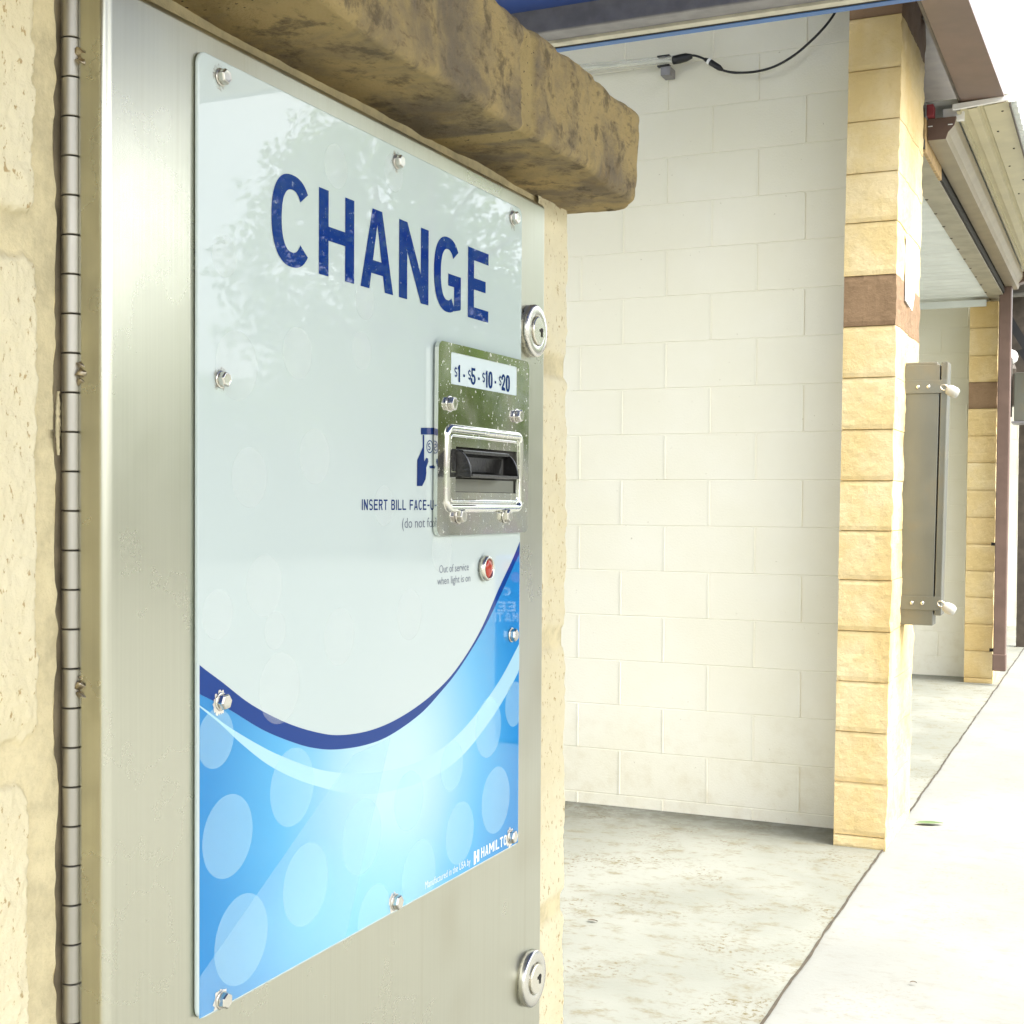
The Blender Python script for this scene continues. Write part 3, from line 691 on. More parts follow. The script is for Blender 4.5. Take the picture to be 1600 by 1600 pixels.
# locks
for px, py, hh, rr_ in ((829, 517.5, 82, .1), (826, 1527.5, 86, .9)):
    p = PX(px, py, XD); R = abs(PX(px, py-hh/2, XD).z-PX(px, py+hh/2, XD).z)/2
    b = MB(); b.lathe((XD, p.y, p.z), (1, 0, 0), [(R, 0), (R, .0042), (R*.97, .0050), (R*.92, .0055), (R*.60, .0057), (R*.56, .0053), (R*.56, .0030)], 48)
    lk = b.build('lock', M['bolt'], mach)
    for q in lk.data.polygons: q.use_smooth = len(q.vertices) == 4
    b = MB(); b.lathe((XD+.0030, p.y, p.z), (1, 0, 0), [(R*.53, 0), (R*.53, .0034), (R*.50, .0038)], 40); b.build('lock_cylinder', M['ring'], lk)
    b = MB(); c = Vector((XD+.00695, p.y+R*.22, p.z+R*.02))
    b.lathe(c, (1, 0, 0), [(R*.10, 0), (R*.10, .0002)], 16); b.box(c.x-.0001, c.x+.00015, c.y-R*.2, c.y-R*.05, c.z-R*.05, c.z+R*.05)
    b.box(c.x-.0001, c.x+.00025, c.y-R*.05, c.y+R*.05, c.z-R*.24, c.z-R*.06); b.build('keyhole', M['dark'], lk)
# out of service lamp
p = PX(755, 888, XP); R = abs(PX(755, 868, XP).z-PX(755, 908.5, XP).z)/2
b = MB(); b.lathe((XP+.0008, p.y, p.z), (1, 0, 0), [(R, 0), (R, .002), (R*.9, .0036), (R*.80, .0040), (R*.75, .0034), (R*.75, .002)], 40)
lp = b.build('indicator_lamp', M['ring'], mach)
for q in lp.data.polygons: q.use_smooth = len(q.vertices) == 4
b = MB(); b.lathe((XP+.0028, p.y, p.z), (1, 0, 0), [(R*.74, 0), (R*.68, .0012), (R*.45, .002), (R*.15, .0023)], 32); b.build('lens', M['red'], lp, smooth=True)

# ------------------------------------------------------------------ building behind: equipment room, canopy
rm = thing('equipment_room', (-3.4, -1, 0), 'plain block equipment room behind the change machine wall', 'building')
b = MB(); b.box(-4.2, -.862, -4, .972, 0, 2.235); b.build('wall', M['paint'], rm)
ZCAN = EYE+.892; YC = 2.42
can = thing('canopy', (0, 0, ZCAN), 'blue canopy with grey metal edge above the change machine', 'canopy')
b = MB(); b.box(-4.2, 1.70, -.9, YC-.05, ZCAN+.045, ZCAN+.16); b.build('soffit', M['blue'], can)
b = MB(); b.box(-4.2, 1.75, YC-.05, YC, ZCAN, ZCAN+.19); b.box(1.70, 1.75, -.95, YC-.0505, ZCAN, ZCAN+.19); b.build('edge_frame', M['alu'], can, bevel=.003)
b = MB(); b.box(-4.2, 1.76, YC+.001, YC+.022, ZCAN-.004, ZCAN+.004); b.build('edge_lip', M['alu_lip'], can)
b = MB(); b.box(-4.2, 1.76, YC+.0225, YC+.036, ZCAN-.002, ZCAN+.17); b.build('shadow_gap', M['dark'], can)
b = MB(); b.box(-4.2, 1.76, YC+.0365, YC+.056, ZCAN-.003, ZCAN+.17); b.build('trim_strip', M['blue2'], can)

# ------------------------------------------------------------------ cream bay walls
def bay_wall(Y, x0, x1, z1, xs, zs, label, name='block_wall'):
    t = thing(name, ((x0+x1)/2, Y, 0), label, 'wall')
    b = MB(); b.box(x0, x1, Y+.0022, Y+.2, 0, z1)
    CH, BW, g_ = .2032, .4064, .0012
    k0 = int(math.floor((0-zs)/CH)); 
    for k in range(k0, k0+24):
        za, zb_ = max(0.0, zs+k*CH), min(z1, zs+(k+1)*CH)
        if zb_-za < .01: continue
        off = xs+(BW/2 if k % 2 else 0); n0 = int(math.floor((x0-off)/BW))
        for j in range(n0, n0+40):
            xa, xb = off+j*BW, off+(j+1)*BW
            if xb <= x0+.01 or xa >= x1-.005: continue
            bead = xb < x1-.02
            xa, xb = max(x0, xa), min(x1, xb)
            q = .0007*nz(j*3.3, k*7.1, 1); c = .0022
            a0, a1, c0, c1 = xa+g_*.4, xb-g_*.4, za+g_*.5, zb_-g_*.5; Yf = Y+q
            b.add([(a0,Y+.0023,c0),(a1,Y+.0023,c0),(a1,Y+.0023,c1),(a0,Y+.0023,c1),(a0+c,Yf,c0+c),(a1-c,Yf,c0+c),(a1-c,Yf,c1-c),(a0+c,Yf,c1-c)],
                  [(4,5,6,7),(0,1,5,4),(1,2,6,5),(2,3,7,6),(3,0,4,7)])
            if bead:
                s_ = .0065*(1+.25*nz(j*1.7, k*2.9)); hgt = .0042+.0015*nz(j*5.1, k)
                nseg = 5; vs = []; fs = []
                for i, zz in enumerate(frange(za+.004, zb_-.006, nseg)):
                    ww = s_*(1+.12*nz(zz*25, j)); xo = xb+.001*nz(zz*17, j*3)
                    vs += [(xo-ww, Y+.0015, zz), (xo-ww*.6, Y-hgt*.8, zz), (xo+ww*.2, Y-hgt, zz), (xo+ww, Y+.0015, zz)]
                for i in range(nseg-1):
                    for m_ in range(3): fs.append((i*4+m_, i*4+m_+1, (i+1)*4+m_+1, (i+1)*4+m_))
                fs.append((0, 3, 2, 1)); e = (nseg-1)*4; fs.append((e, e+1, e+2, e+3)); b.add(vs, fs)
    b.build('painted_blocks', M['paint'], t); return t
Y1 = PZ(1108, 1276, 0).y
xs1 = PY(1113, 200, Y1).x; zs1 = PY(1108, 750, Y1).z; row = round((PY(1113, 200, Y1).z-zs1)/.2032-.5)
if row % 2: xs1 += .2032
WX1 = PY(1304, 1290, Y1).x+.04
bay_wall(Y1, -4.2, WX1, 3.8, xs1, zs1, 'cream painted block wall of the near wash bay')
# ------------------------------------------------------------------ tan block pillars
def pillar(x0, x1, y0, y1, joints, zbase, accents, lean, label, seed):
    t = thing('block_pillar', ((x0+x1)/2, (y0+y1)/2, 0), label, 'pillar')
    b = MB(); ms = {}
    mo = MB(); mo.box(x0+.006, x1-.012, y0+.008, y1-.008, 0, joints[-1]-.01); 
    mo.build('mortar', M['mortar'], t, shear=lean)
    for i in range(len(joints)-1):
        z0, z1 = joints[i]+.0013, joints[i+1]-.0013
        bb = MB() if i in accents else b
        ox = .003*nz(i*3.7, seed); oy = .003*nz(i*2.3, seed+4); g_ = 12
        A = lambda y, z: (x1+ox+.006*fbm(y, z, seed, 7, 3)+.003*fbm(y, z, seed, 30, 3), y, z)
        ysq = frange(y0+oy, y1, 30); zsq = frange(z0, z1, g_)
        def near(x, z, oy=oy): 
            e = min(z-z0, z1-z, .012)/.012
            return (x, y0+oy+.0018*fbm(x, z, seed, 30, 3)+.003*(1-sst(0, 1, e)), z)
        bb.grid(A, ysq, zsq)
        xsq = frange(x0+ox, x1+ox, 14)
        bb.grid(lambda x, z: (A(y0+oy, z)[0] if x > x1+ox-1e-6 else x, near(x, z)[1] if x < x1+ox-1e-6 else y0+oy, z), xsq, zsq)
        bb.grid(lambda x, y: (A(y, z0)[0] if x > x1+ox-1e-6 else x, y, z0), [x0+ox, x1+ox], ysq, flip=True)
        bb.grid(lambda x, y: (A(y, z1)[0] if x > x1+ox-1e-6 else x, y, z1), [x0+ox, x1+ox], ysq)
        bb.add([(x0+ox,y0+oy,z0),(x0+ox,y1,z0),(x0+ox,y1,z1),(x0+ox,y0+oy,z1)], [(0,3,2,1)])
        bb.col += [abs(nz(i*1.7, seed*3.1))]*(len(bb.v)-len(bb.col))
        if i in accents: bb.build('accent_course', M['accent'], t, shear=lean)
    b.build('blocks', M['pillar'], t, shear=lean); return t
pc = PZ(1383, 1331, 0); Yp = pc.y; LEAN = .0085
jy = [1306,1223,1144,1065,986,906,829,751,671,590,510,431,348,271,190,111,29]
jz = [0.0]+[PY(1345, y, Yp).z for y in jy]; jz.append(jz[-1]+.2032); jz.append(jz[-1]+.2)
xl = PY(1302, 1322, Yp).x+LEAN*EYE; xr = pc.x+LEAN*EYE
pillar(xl, xr, Yp, Yp+.66, jz, 0, {11, 17, 18}, LEAN, 'tan block pillar with brown band and steel box on its side', 1)
p2 = PZ(1545, 1069, 0); Y2 = p2.y
j2 = [0.0, .045]+[PY(1530, y, Y2).z for y in (1017, 975, 933, 892, 850, 808, 765.5, 723, 681, 638.5, 597, 555.5, 512.5)]; j2.append(j2[-1]+.2)
x2l = PY(1506, 1060, Y2).x+.004*EYE
pillar(x2l, p2.x+.03, Y2, Y2+.66, j2, 0, {11}, .004, 'farther tan block pillar beside the brown downspout', 5)
Yw2 = Y2+.35
bay_wall(Yw2, -4.2, x2l-.012, 3.0, -1.55, PY(1470, 513, Yw2).z, 'cream painted block wall of the second wash bay, seen past the steel box')
bay_wall(Y2+5.4, -4.2, -.86, 3.0, -1.5, .1, 'cream block wall of the farthest bay behind the brown downspout')

# ------------------------------------------------------------------ bay lamp and cable on the near wall
YT = Y1-.07
ft = thing('tube_lamp', PY(990, 97, YT), 'clear sleeved tube lamp mounted high on the cream wall', 'lamp')
a, c = PY(1062, 92, YT), PY(870, 110, YT); dX = c-a
b = MB(); b.tube([a, c+dX*1.5], .017, 20); b.build('tube', M['glass'], ft, smooth=True)
b = MB(); b.tube([a+Vector((0, 0, -.002)), c+dX*1.5], .0075, 12); b.build('lamp_core', simple('tube_core', (.72, .72, .62), .4), ft, smooth=True)
b = MB(); b.tube([a+Vector((.055, 0, .004)), a+Vector((.03, 0, .003)), a+Vector((0, 0, 0)), a+Vector((-.03, 0, -.002))], [.010, .018, .0195, .0185], 16); b.build('end_cap', M['cable'], ft, smooth=True)
b = MB(); k = PY(1040, 96, YT); b.box(k.x-.022, k.x+.022, YT-.004, Y1+.002, k.z-.06, k.z-.022); b.build('bracket', M['alu'], ft, bevel=.002)
b = MB(); b.box(k.x-.035, k.x+.02, YT-.012, YT+.012, k.z-.022, k.z-.0165); b.build('clip', M['cable'], ft); b = MB(); b.box(k.x-.035, k.x+.02, YT-.012, YT+.012, k.z+.0195, k.z+.0255); b.build('clip', M['cable'], ft)
cpts = [PY(x, y, YT) for x, y in ((1076,87),(1086,87),(1098,91),(1108,96),(1118,103),(1130,110),(1150,113.5),(1180,112),(1210,104),(1240,87),(1265,66),(1285,46),(1300,27),(1312,6))]
def sm(pts, n=5):
    out = []; p = [pts[0]]+pts+[pts[-1]]
    for i in range(1, len(p)-2):
        for k in range(n):
            t = k/n; A, B_, D, E = p[i-1], p[i], p[i+1], p[i+2]
            out.append(.5*((2*B_)+(D-A)*t+(2*A-5*B_+4*D-E)*t*t+(-A+3*B_-3*D+E)*t**3))
    return out+[pts[-1]]
cb = thing('power_cable', PY(1180, 112, YT), 'black cable sagging from the tube lamp towards the pillar top', 'cable')
b = MB(); b.tube(sm(cpts), .0052, 10); b.build('cord', M['cable'], cb, smooth=True)
b = MB(); b.tube([PY(1101, 92.5, YT), PY(1107, 95, YT), PY(1109, 96.5, YT), PY(1124, 106, YT), PY(1129, 109.5, YT)], [.007, .011, .013, .012, .006], 14); b.build('connector', M['cable'], cb, smooth=True)
b = MB(); b.tube([PY(1106.5, 94.8, YT), PY(1110, 97, YT)], .0138, 14); b.build('connector_ring', M['paper'], cb)

# ------------------------------------------------------------------ steel box on the pillar, with padlocks and blank sign
BX = thing('steel_box', PX(1405, 975, -.84), 'tall stainless steel box bolted to the tan pillar, strapped and padlocked', 'box')
q0 = PY(1413, 568, 5.95); YB_ = 5.74
sh_ = (1413-1402.5)/(977-568.0)
bx0 = PY(1408, 790, YB_).x; bxm = PY(1462.5, 790, YB_).x; bx1 = PY(1475, 790, YB_).x
bz1 = PY(1440, 566, YB_).z; bz0 = PY(1430, 976.5, YB_).z
LB = .016
b = MB(); b.box(bx0, bxm, YB_, YB_+.10, bz0, bz1-.012); b.box(bx0+.002, bxm-.012, YB_+.003, YB_+.097, bz1-.0125, bz1); b.build('body', M['box_steel'], BX, bevel=.002, shear=LB)
b = MB(); b.box(bxm+.006, bx1, YB_-.002, YB_+.102, PY(1470, 962, YB_).z, bz1-.002); b.build('door', M['box_steel'], BX, bevel=.002, shear=LB)
b = MB(); b.box(bx1-.006, bx1-.001, YB_-.006, YB_-.0021, bz0+.06, bz1-.004); b.build('door_edge', M['box_steel'], BX, shear=LB)
b = MB(); b.box(bx0-.05, bx0-.0005, YB_+.03, YB_+.09, bz0+.02, bz1-.02); b.build('mounting_plate', M['dark'], BX, shear=LB)
STR = ((594.5, 615), (931.5, 953))
for ya, yb2 in STR:
    za, zb_ = PY(1440, yb2, YB_).z, PY(1440, ya, YB_).z
    b = MB(); b.box(bx0-.004, bx1-.004, YB_-.0068, YB_-.003, za, zb_); st = b.build('strap', M['box_steel'], BX, bevel=.0012, shear=LB)
    for f_ in (.37, .66):
        xx = bx0+(bxm-bx0)*f_*1.05; b = MB(); b.lathe((xx+LB*((za+zb_)/2-EYE), YB_-.007, (za+zb_)/2), (0, -1, 0), [(.0085, 0), (.0075, .003), (.004, .005)], 16); b.build('rivet', M['bolt'], st, smooth=True)
for i, (px, py) in enumerate(((1483, 609), (1478, 948))):
    c = PY(px, py, YB_-.01)
    pl = thing('padlock', c, ('white padlock hanging from the upper strap of the steel box', 'white padlock hanging from the lower strap of the steel box')[i], 'padlock', 'padlocks on the steel box')
    ax = Vector((.80, -.15, -.42)).normalized()
    b = MB(); b.lathe(c-ax*.010, ax, [(.012, 0), (.019, .005), (.0225, .018), (.022, .040), (.017, .049), (.008, .052)], 24); b.build('lock_body', M['lockwhite'], pl, smooth=True)
    b = MB(); s0_ = c-ax*.016; pv = ax.cross(Vector((0, 1, 0))).normalized()
    b.tube(sm([s0_+pv*.009+ax*.004, s0_+pv*.010-ax*.012, s0_-ax*.022, s0_-pv*.010-ax*.012, s0_-pv*.009+ax*.004]), .0033, 10); b.build('shackle', M['bolt'], pl, smooth=True)
XS = -.826
def psg(px, py): p = PX(px, py, XS); return (p.x, p.y, p.z)
b = MB(); sy = [psg(1412, 366), psg(1428, 385), psg(1424, 462), psg(1420.5, 486), psg(1411, 470)]
b.prism([(XS+LEAN*(p[2]-EYE), p[1], p[2]) for p in sy], (.006, 0, 0)); tag(b.build('blank_sign', M['paper']), 'blank white pointed sign plate on the front of the tan pillar', 'sign')

# ------------------------------------------------------------------ eaves, gutter, ceiling of the second bay
ZE = EYE+1.81
b = MB(); b.box(-4.1, -.70, 2.6, 6.2, 3.95, 4.05); struct_ = b
tag(b.build('bay_roof', M['dark']), 'dark roof deck over the near wash bay', 'roof')
ev = thing('brown_eave', (-.6, 4.5, ZE), 'flat brown metal eave reaching over the near bay, against the white sky', 'eave')
b = MB(); b.box(-.685, -.50, 2.6, 6.46, ZE, ZE+.012); b.v = [(x-(.0205*(6.46-y) if x > -.6 else 0), y, z) for x, y, z in b.v]; b.build('underside', M['brown'], ev)
b = MB(); b.box(-.697, -.686, 2.6, 6.46, ZE-.001, ZE+.6); b.build('inner_face', M['dark_metal'], ev)
b = MB(); p = PZ(1533, 169, ZE-.001); b.lathe(p+Vector((0, 0, -.008)), (0, 0, 1), [(.005, 0), (.011, .004), (.011, .009)], 12); b.build('bolt', M['bolt'], ev)
YG0, YG1 = 6.40, Y2+.05
gt = thing('gutter', (-.78, YG0, EYE+1.66), 'brown gutter with square end cap running above the second bay', 'gutter')
gp = [(-.832, 1.757), (-.832, 1.660), (-.752, 1.660), (-.748, 1.672), (-.742, 1.690), (-.728, 1.704), (-.716, 1.718), (-.711, 1.735), (-.708, 1.757), (-.714, 1.757), (-.718, 1.735), (-.724, 1.722), (-.735, 1.710), (-.750, 1.695), (-.757, 1.668), (-.826, 1.668), (-.826, 1.757)]
b = MB(); b.prism([(x, YG0, EYE+z) for x, z in gp], (0, YG1-YG0, 0)); b.build('trough', M['taupe'], gt, bevel=.001)
b = MB(); b.prism([(x, YG0-.004, EYE+z) for x, z in gp[:9]], (0, .0035, 0)); gc = b.build('end_cap', M['brown'], gt, bevel=.001)
for xx in (-.822, -.735):
    b = MB(); b.tube([(xx-.008, YG0-.006, EYE+1.722), (xx+.012, YG0-.006, EYE+1.722)], .0025, 8); b.build('rivet', M['paper'], gc)
b = MB(); b.box(-.856, -.834, YG0-.05, YG0+.55, EYE+1.60, EYE+1.80); b.build('wood_backing', M['wood'], gt, bevel=.004)
b = MB(); b.box(-.846, -.836, YG0+.56, YG1, EYE+1.67, EYE+1.80); b.build('dark_backing', M['dark'], gt)
ov = thing('roof_overhang', (-.6, 8.5, EYE+1.79), 'beige ribbed metal overhang above the brown gutter', 'roof')
b = MB(); px_ = []
pf = [(-.706, 1.772), (-.690, 1.772), (-.686, 1.786), (-.662, 1.786), (-.658, 1.776), (-.618, 1.779), (-.610, 1.792), (-.597, 1.792), (-.590, 1.781), (-.484, 1.790)]
pf2 = pf+[(x, z+.003) for x, z in pf[::-1]]
b.prism([(x, YG0-.02, EYE+z) for x, z in pf2], (0, YG1-YG0+.3, 0)); b.build('sheet', M['beige_metal'], ov)
b = MB(); b.prism([(-.72, YG0-.045, EYE+1.776), (-.484, YG0-.045, EYE+1.794), (-.484, YG0-.045, EYE+1.812), (-.72, YG0-.045, EYE+1.80)], (0, .02, 0)); b.build('end_trim', M['paper'], ov)
b = MB()
b.grid(lambda a, y: (-.484+a*.03+.0, y, EYE+1.796+.010*math.sin(y*62)), [0, 1], frange(YG0-.03, YG1+.25, 700)); 
b.grid(lambda a, y: (-.90+a*.416, y, EYE+1.83+.004*math.sin(y*62)), [0, 1], frange(YG0-.03, YG1+.25, 700))
b.build('corrugated_sheet', M['white_metal'], ov)
b = MB(); b.box(-.4835, -.476, YG0-.03, YG1+.25, EYE+1.772, EYE+1.785); b.build('drip_edge', M['dark_metal'], ov)
random.seed(11)
for i in range(7):
    for xx in (-.565, -.52):
        yq = YG0+.1+i*.7+random.uniform(-.02, .02) + (.33 if xx < -.55 else 0)
        zq = EYE+1.781+(xx+.59)/.106*.009
        b = MB(); b.lathe((xx, yq, zq-.004), (0, 0, 1), [(.004, 0), (.0065, .004)], 8); b.build('screw', M['dark_metal'], ov)
b = MB(); p = PY(1452, 173, 6.35); b.box(p.x-.012, p.x+.018, 6.35, 6.42, p.z-.022, p.z+.03)
fx = thing('eave_fixture', p, 'small red and grey fixture under the dark eave beside the pillar', 'fixture')
b.build('red_cover', NM('red_cover').fin((.26, .035, .045), .5), fx, bevel=.004)
b = MB(); b.box(p.x-.075, p.x-.0125, 6.35, 6.42, p.z-.03, p.z+.03); b.build('housing', M['alu'], fx, bevel=.003)
b = MB(); p = PY(1488, 178, 6.43); b.box(p.x-.04, p.x+.05, 6.43, 6.46, p.z-.03, p.z+.025); b.build('end_board', M['paper'], ov)
ZS = EYE+1.60
cl = thing('bay_ceiling', (-2, 8.5, ZS), 'white ribbed metal ceiling with grey edge panel in the second bay', 'ceiling')
b = MB()
b.grid(lambda x, y: (x, y, ZS+.012+.006*max(-1, min(1, 2.2*math.sin(y*2*math.pi/.15)))), [-4.2, -.962], frange(6.2, Yw2-.02, 900), flip=True); b.build('ribbed_sheet', M['white_metal'], cl)
b = MB(); b.box(-.962, -.848, 6.1, 9.3, ZS-.001, ZS+.012); b.box(-.962, -.848, 9.304, Yw2, ZS-.001, ZS+.012); sf = b.build('edge_panel', M['soffit'], cl)
b = MB(); b.box(-.848, -.836, 6.1, Yw2, ZS+.010, ZS+.05); b.build('dark_gap', M['dark'], cl)
for i in range(13):
    b = MB(); b.lathe((-.955, 6.6+i*.37, ZS-.006), (0, 0, 1), [(.005, 0), (.010, .005)], 10); b.build('screw', M['dark_metal'], sf)
b = MB(); p = PY(1541, 475, Y2-.02); b.box(-4.2, p.x, Y2-.03, Y2-.003, PY(1500, 480.5, Y2-.02).z, PY(1500, 470, Y2-.02).z); b.build('end_trim', M['white_metal'], cl, bevel=.002)
b = MB(); b.box(-4.4, -.80, 6.0, YG1+6.5, 3.45, 3.55); tag(b.build('far_roof', M['dark_metal']), 'dark roof deck over the second and farthest bays', 'roof')
# downspout
dsY = Y2-.045
dp = thing('downspout', PY(1568, 1045, dsY), 'square brown downspout in front of the farther tan pillar', 'downspout')
xa, xb = PY(1557.5, 760, dsY).x, PY(1577, 760, dsY).x; zb_ = PY(1566, 1047, dsY).z
b = MB(); b.box(xa, xb, dsY-.09, dsY, zb_+.12, EYE+1.665); b.build('pipe', M['brown'], dp, bevel=.008, shear=.004)
b = MB(); b.box(xa-.004, xb+.004, dsY-.094, dsY+.004, zb_, zb_+.13); b.build('outlet_shoe', M['brown'], dp, bevel=.008, shear=.004)
b = MB(); b.prism([(-.835, YG1-.12, EYE+1.664), (-.70, YG1-.12, EYE+1.70), (-.69, YG1-.12, EYE+1.775), (-.835, YG1-.12, EYE+1.775)], (0, .125, 0)); b.build('gutter_outlet', M['brown'], dp, bevel=.003)
for zq in (PY(1556, 850, dsY).z, PY(1556, 1015, dsY).z):
    b = MB(); b.box(xa-.03, xa-.002, dsY-.05, dsY-.03, zq-.012, zq+.012); b.build('bracket', M['dark'], dp, shear=.004)

# ------------------------------------------------------------------ farthest bay bits
Yf = Y2+2.2
def pf_(x, y, d=0): return PY(x, y, Yf+d)
b = MB(); b.prism([pf_(1572, 505), pf_(1579, 490), pf_(1640, 590), pf_(1640, 612)], (0, .08, 0)); tag(b.build('diagonal_brace', M['cable']), 'black diagonal brace behind the brown downspout', 'brace')
b = MB(); b.prism([pf_(1588, 548), pf_(1598, 545), pf_(1640, 600), pf_(1640, 618)], (0, .05, 0)); tag(b.build('diagonal_brace', M['cable']), 'short black brace below the longer one near the globe lamp', 'brace')
gl = thing('globe_lamp', pf_(1580, 560, .5), 'white globe lamp half hidden by the brown downspout', 'lamp')
b = MB(); c = pf_(1578, 558, .5); r = .075; b.lathe(c+Vector((0, 0, -r)), (0, 0, 1), [(.002, 0), (r*.55, r*.16), (r*.87, r*.5), (r, r), (r*.87, r*1.5), (r*.55, r*1.84), (.002, 2*r)], 24); b.build('globe', M['globe'], gl, smooth=True)
b = MB(); b.lathe(c+Vector((0, 0, -r-.09)), (0, 0, 1), [(.05, 0), (.06, .05), (.045, .095)], 20); b.build('lamp_base', M['dark_metal'], gl)
vb = thing('vacuum_box', pf_(1595, 660, .2), 'tall bronze steel cabinet at the right edge, beyond the downspout', 'cabinet')
b = MB(); A = pf_(1584, 658, .2); B2 = pf_(1590, 582, .2); b.box(A.x, A.x+.26, Yf+.2, Yf+.5, A.z, B2.z); b.build('cabinet_body', M['box_steel'], vb, bevel=.006)
b = MB(); b.box(A.x-.02, A.x+.3, Yf+.18, Yf+.52, A.z-.02, A.z-.001); b.build('shelf', M['alu'], vb)
b = MB(); b.box(A.x-.08, A.x-.03, Yf+.3, Yf+.4, A.z+.05, B2.z+.15); b.build('side_post', M['dark_metal'], vb)
b = MB(); x0 = PY(1576, 600, Y2+3).x; b.box(-2.0, -.84, Y2+3, Y2+3.2, 2.35, 3.4); b.box(-.93, -.84, Y2+3, Y2+3.1, 0, 2.35)
tag(b.build('door_header', M['dark_metal']), 'dark bronze header and jamb of the farthest bay', 'header')

# ------------------------------------------------------------------ small things on the ground
PZ0L = .0085
def leafmesh(c, L_, W_, ang, mat, name, label, bend=.01):
    ca, sa = math.cos(ang), math.sin(ang)
    b = MB(); n = 14
    def fn(a, t):
        wv = W_*math.sin(math.pi*t)**.8*(1-.25*t); x = (t-.5)*L_; y = a*wv
        return (c.x+x*ca-y*sa, c.y+x*sa+y*ca, PZ0L+bend*math.sin(math.pi*t)*.2+abs(a)*.002)
    b.grid(fn, [-1, -.5, 0, .5, 1], frange(.02, .98, n)); return tag(b.build(name, mat, smooth=True), label, 'leaf')
leafmesh(PZ(1452, 1289, 0), .12, .028, .35, M['leaf2'], 'fallen_leaf', 'green leaf lying on the pale concrete right of the pillar')
leafmesh(PZ(926, 1443, 0), .035, .008, .1, M['bark'], 'dead_leaf', 'small dark dried leaf on the stained bay floor')
leafmesh(PZ(1427, 1540, 0), .02, .005, .3, M['bark'], 'dead_leaf', 'tiny brown leaf scrap on the pale concrete near the joint')

# ------------------------------------------------------------------ across the lot (seen only in reflections)
random.seed(21)
def tree_mesh(seed):
    rnd = random.Random(seed); cr = MB(); cl_ = []
    for i in range(46):
        a = rnd.uniform(0, 6.283); h = rnd.uniform(2.2, 8.2); R = 2.9*math.sin(math.pi*min(1, (h-1.2)/7.6))**.6
        q = rnd.uniform(.25, 1)**.6; cl_.append((R*q*math.cos(a), R*q*math.sin(a), h, rnd.uniform(.5, 1.0)))
    for x, y, z, r in cl_:
        for k in range(95):
            d = Vector((rnd.gauss(0, 1), rnd.gauss(0, 1), rnd.gauss(0, .8))).normalized()*r*rnd.random()**.4
            c = Vector((x, y, z))+d; n = Vector((rnd.gauss(0, 1), rnd.gauss(0, 1), rnd.gauss(.6, 1))).normalized()
            e = n.orthogonal().normalized(); e2 = n.cross(e); th = rnd.uniform(0, 6.28); s = rnd.uniform(.07, .13)
            u_ = (e*math.cos(th)+e2*math.sin(th))*s; v_ = (-e*math.sin(th)+e2*math.cos(th))*s*.6
            cr.add([c-u_, c-v_, c+u_, c+v_], [(0, 1, 2, 3)])
    tk = MB(); tk.tube([(0, 0, -.5), (.05, 0, 1.2), (.1, .1, 3), (.0, .2, 5.2), (.1, .1, 7)], [.24, .2, .16, .1, .04], 12)
    for x, y, z, r in cl_[:18]:
        tk.tube([(.06, .1, max(1.2, z-1.6)), (x*.5, y*.5, z-.6), (x, y, z)], [.07, .045, .015], 7)
    return cr, tk
cr, tk = tree_mesh(4)
t0 = thing('leafy_tree', (0, 0, 0), 'leafy green tree on the bank across the lot, mirrored in the change panel', 'tree', 'trees across the lot')
cr.build('crown', M['leaf'], t0); tk.build('trunk', M['bark'], t0, smooth=True)
for i, (x, y, z, s, rz) in enumerate(((17, 31, 0, 1.3, 0), (15, 29.5, 0, 1.35, 1.3), (20, 36, 0, 1.5, 2.6), (15, 39, 0, 1.3, 4.0), (24, 47, 2, 1.3, 5.1), (25, 44, 3, 1.6, .6))):
    o = t0 if i == 0 else copy_tree(t0)
    o.location = (x, y, z); o.scale = (s, s, s); o.rotation_euler = (0, 0, rz)
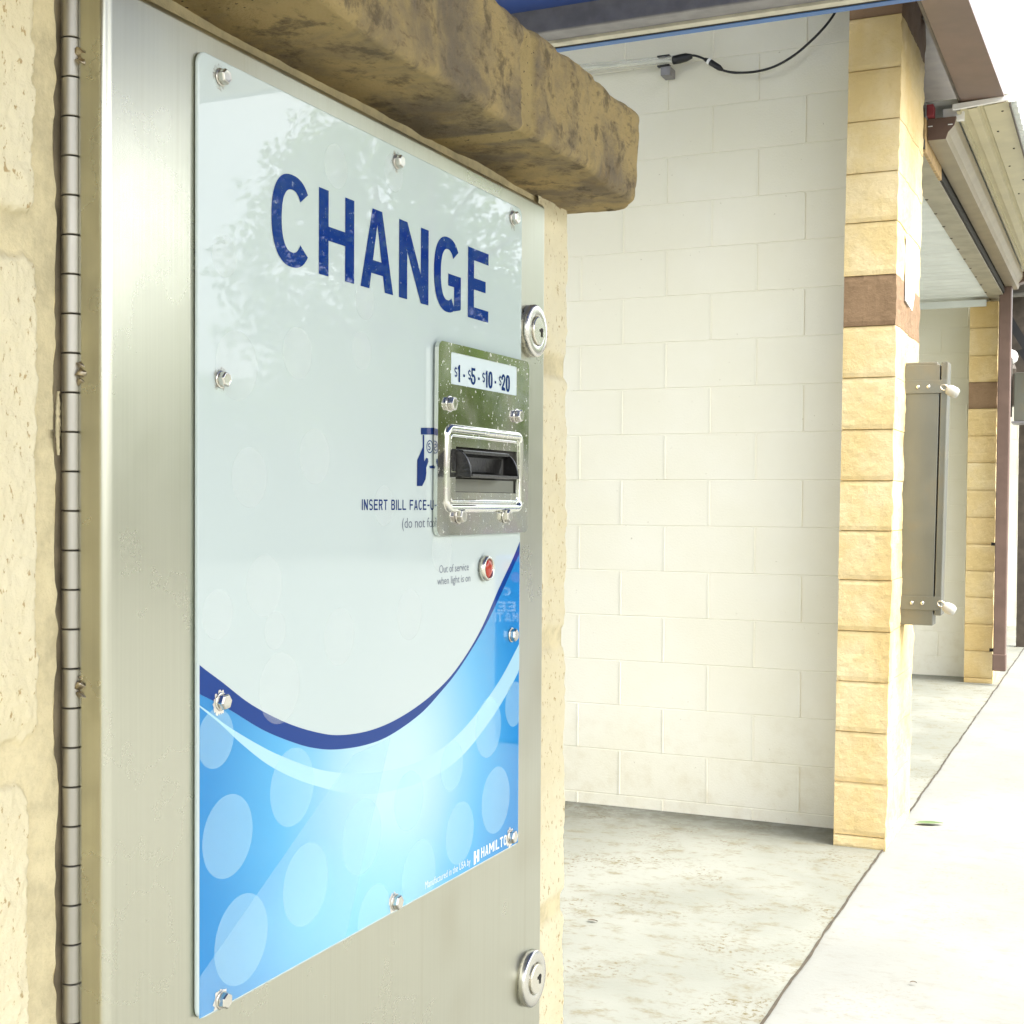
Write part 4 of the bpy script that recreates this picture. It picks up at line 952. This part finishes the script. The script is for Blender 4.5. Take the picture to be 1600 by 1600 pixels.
b = MB(); b.box(20, 20.25, -30, 95, 0, 3.1); b.box(19.95, 20.3, -30, 95, 3.1, 3.2); tag(b.build('added_reflection_wall', M['added_wall'], bevel=.02), 'unseen pale wall added across the lot to put a silver band in the reflections', 'wall')  # added out of frame so the bill plate reflects a pale band
hd = MB(); rnd = random.Random(9)
for k in range(14000):
    y = rnd.uniform(-14, 75); c = Vector((31+rnd.gauss(0, .8)+1.2*nz(y*.2, 1), y, 2.0+rnd.random()**.7*(4.0+.8*nz(y*.5, 4))))
    n = Vector((rnd.gauss(-.6, 1), rnd.gauss(0, 1), rnd.gauss(.5, 1))).normalized(); e = n.orthogonal().normalized(); e2 = n.cross(e); s = rnd.uniform(.15, .30)
    hd.add([c-e*s, c-e2*s*.6, c+e*s, c+e2*s*.6], [(0, 1, 2, 3)])
struct(tag(hd.build('hedge', M['leaf']), 'loose green hedge along the bank across the lot', 'hedge'), 'stuff')
YK = 7.0
def mir(px, py, Y=YK): p = PY(px, py, Y); return Vector((2*XP-p.x, Y, p.z))
ks = thing('vacuum_kiosk', mir(815, 1000).xyz*1.0, 'blue vacuum kiosk across the lot with white lettering, mirrored in the panel', 'kiosk')
a = mir(772, 868); c = mir(850, 1010)
b = MB(); b.box(min(a.x, c.x), max(a.x, c.x), YK, YK+.5, .0, a.z); b.build('cabinet', M['kiosk'], ks, bevel=.02)
def ktext(s_, xr, y0_, y1_, wpx):
    b = MB(); n = len(s_); x = xr
    for ch in reversed(s_):
        wd = wpx*(.35 if ch == 'I' else 1)
        p0, p1 = mir(x, y1_), mir(x+wd, y0_)
        for k, loops in enumerate(letter(ch, .28, .2)):
            b.poly([[(p1.x+(p0.x-p1.x)*q[0], YK-.004-.0001*k, p0.z+(p1.z-p0.z)*q[1]) for q in l] for l in loops])
        x += wd*1.22
    b.build('lettering', M['paper'], ks)
ktext('C', 785, 918, 930, 13); ktext('EE', 777, 940, 955, 13); ktext('MATIC', 760, 957, 971, 10)
for px, py in ((806, 902), (792, 885), (810, 870)):
    c = mir(px, py); b = MB(); b.lathe(c+Vector((0, -.006, 0)), (0, 1, 0), [(.03, 0), (.03, .004)], 20); b.build('purple_dot', M['purple'], ks)
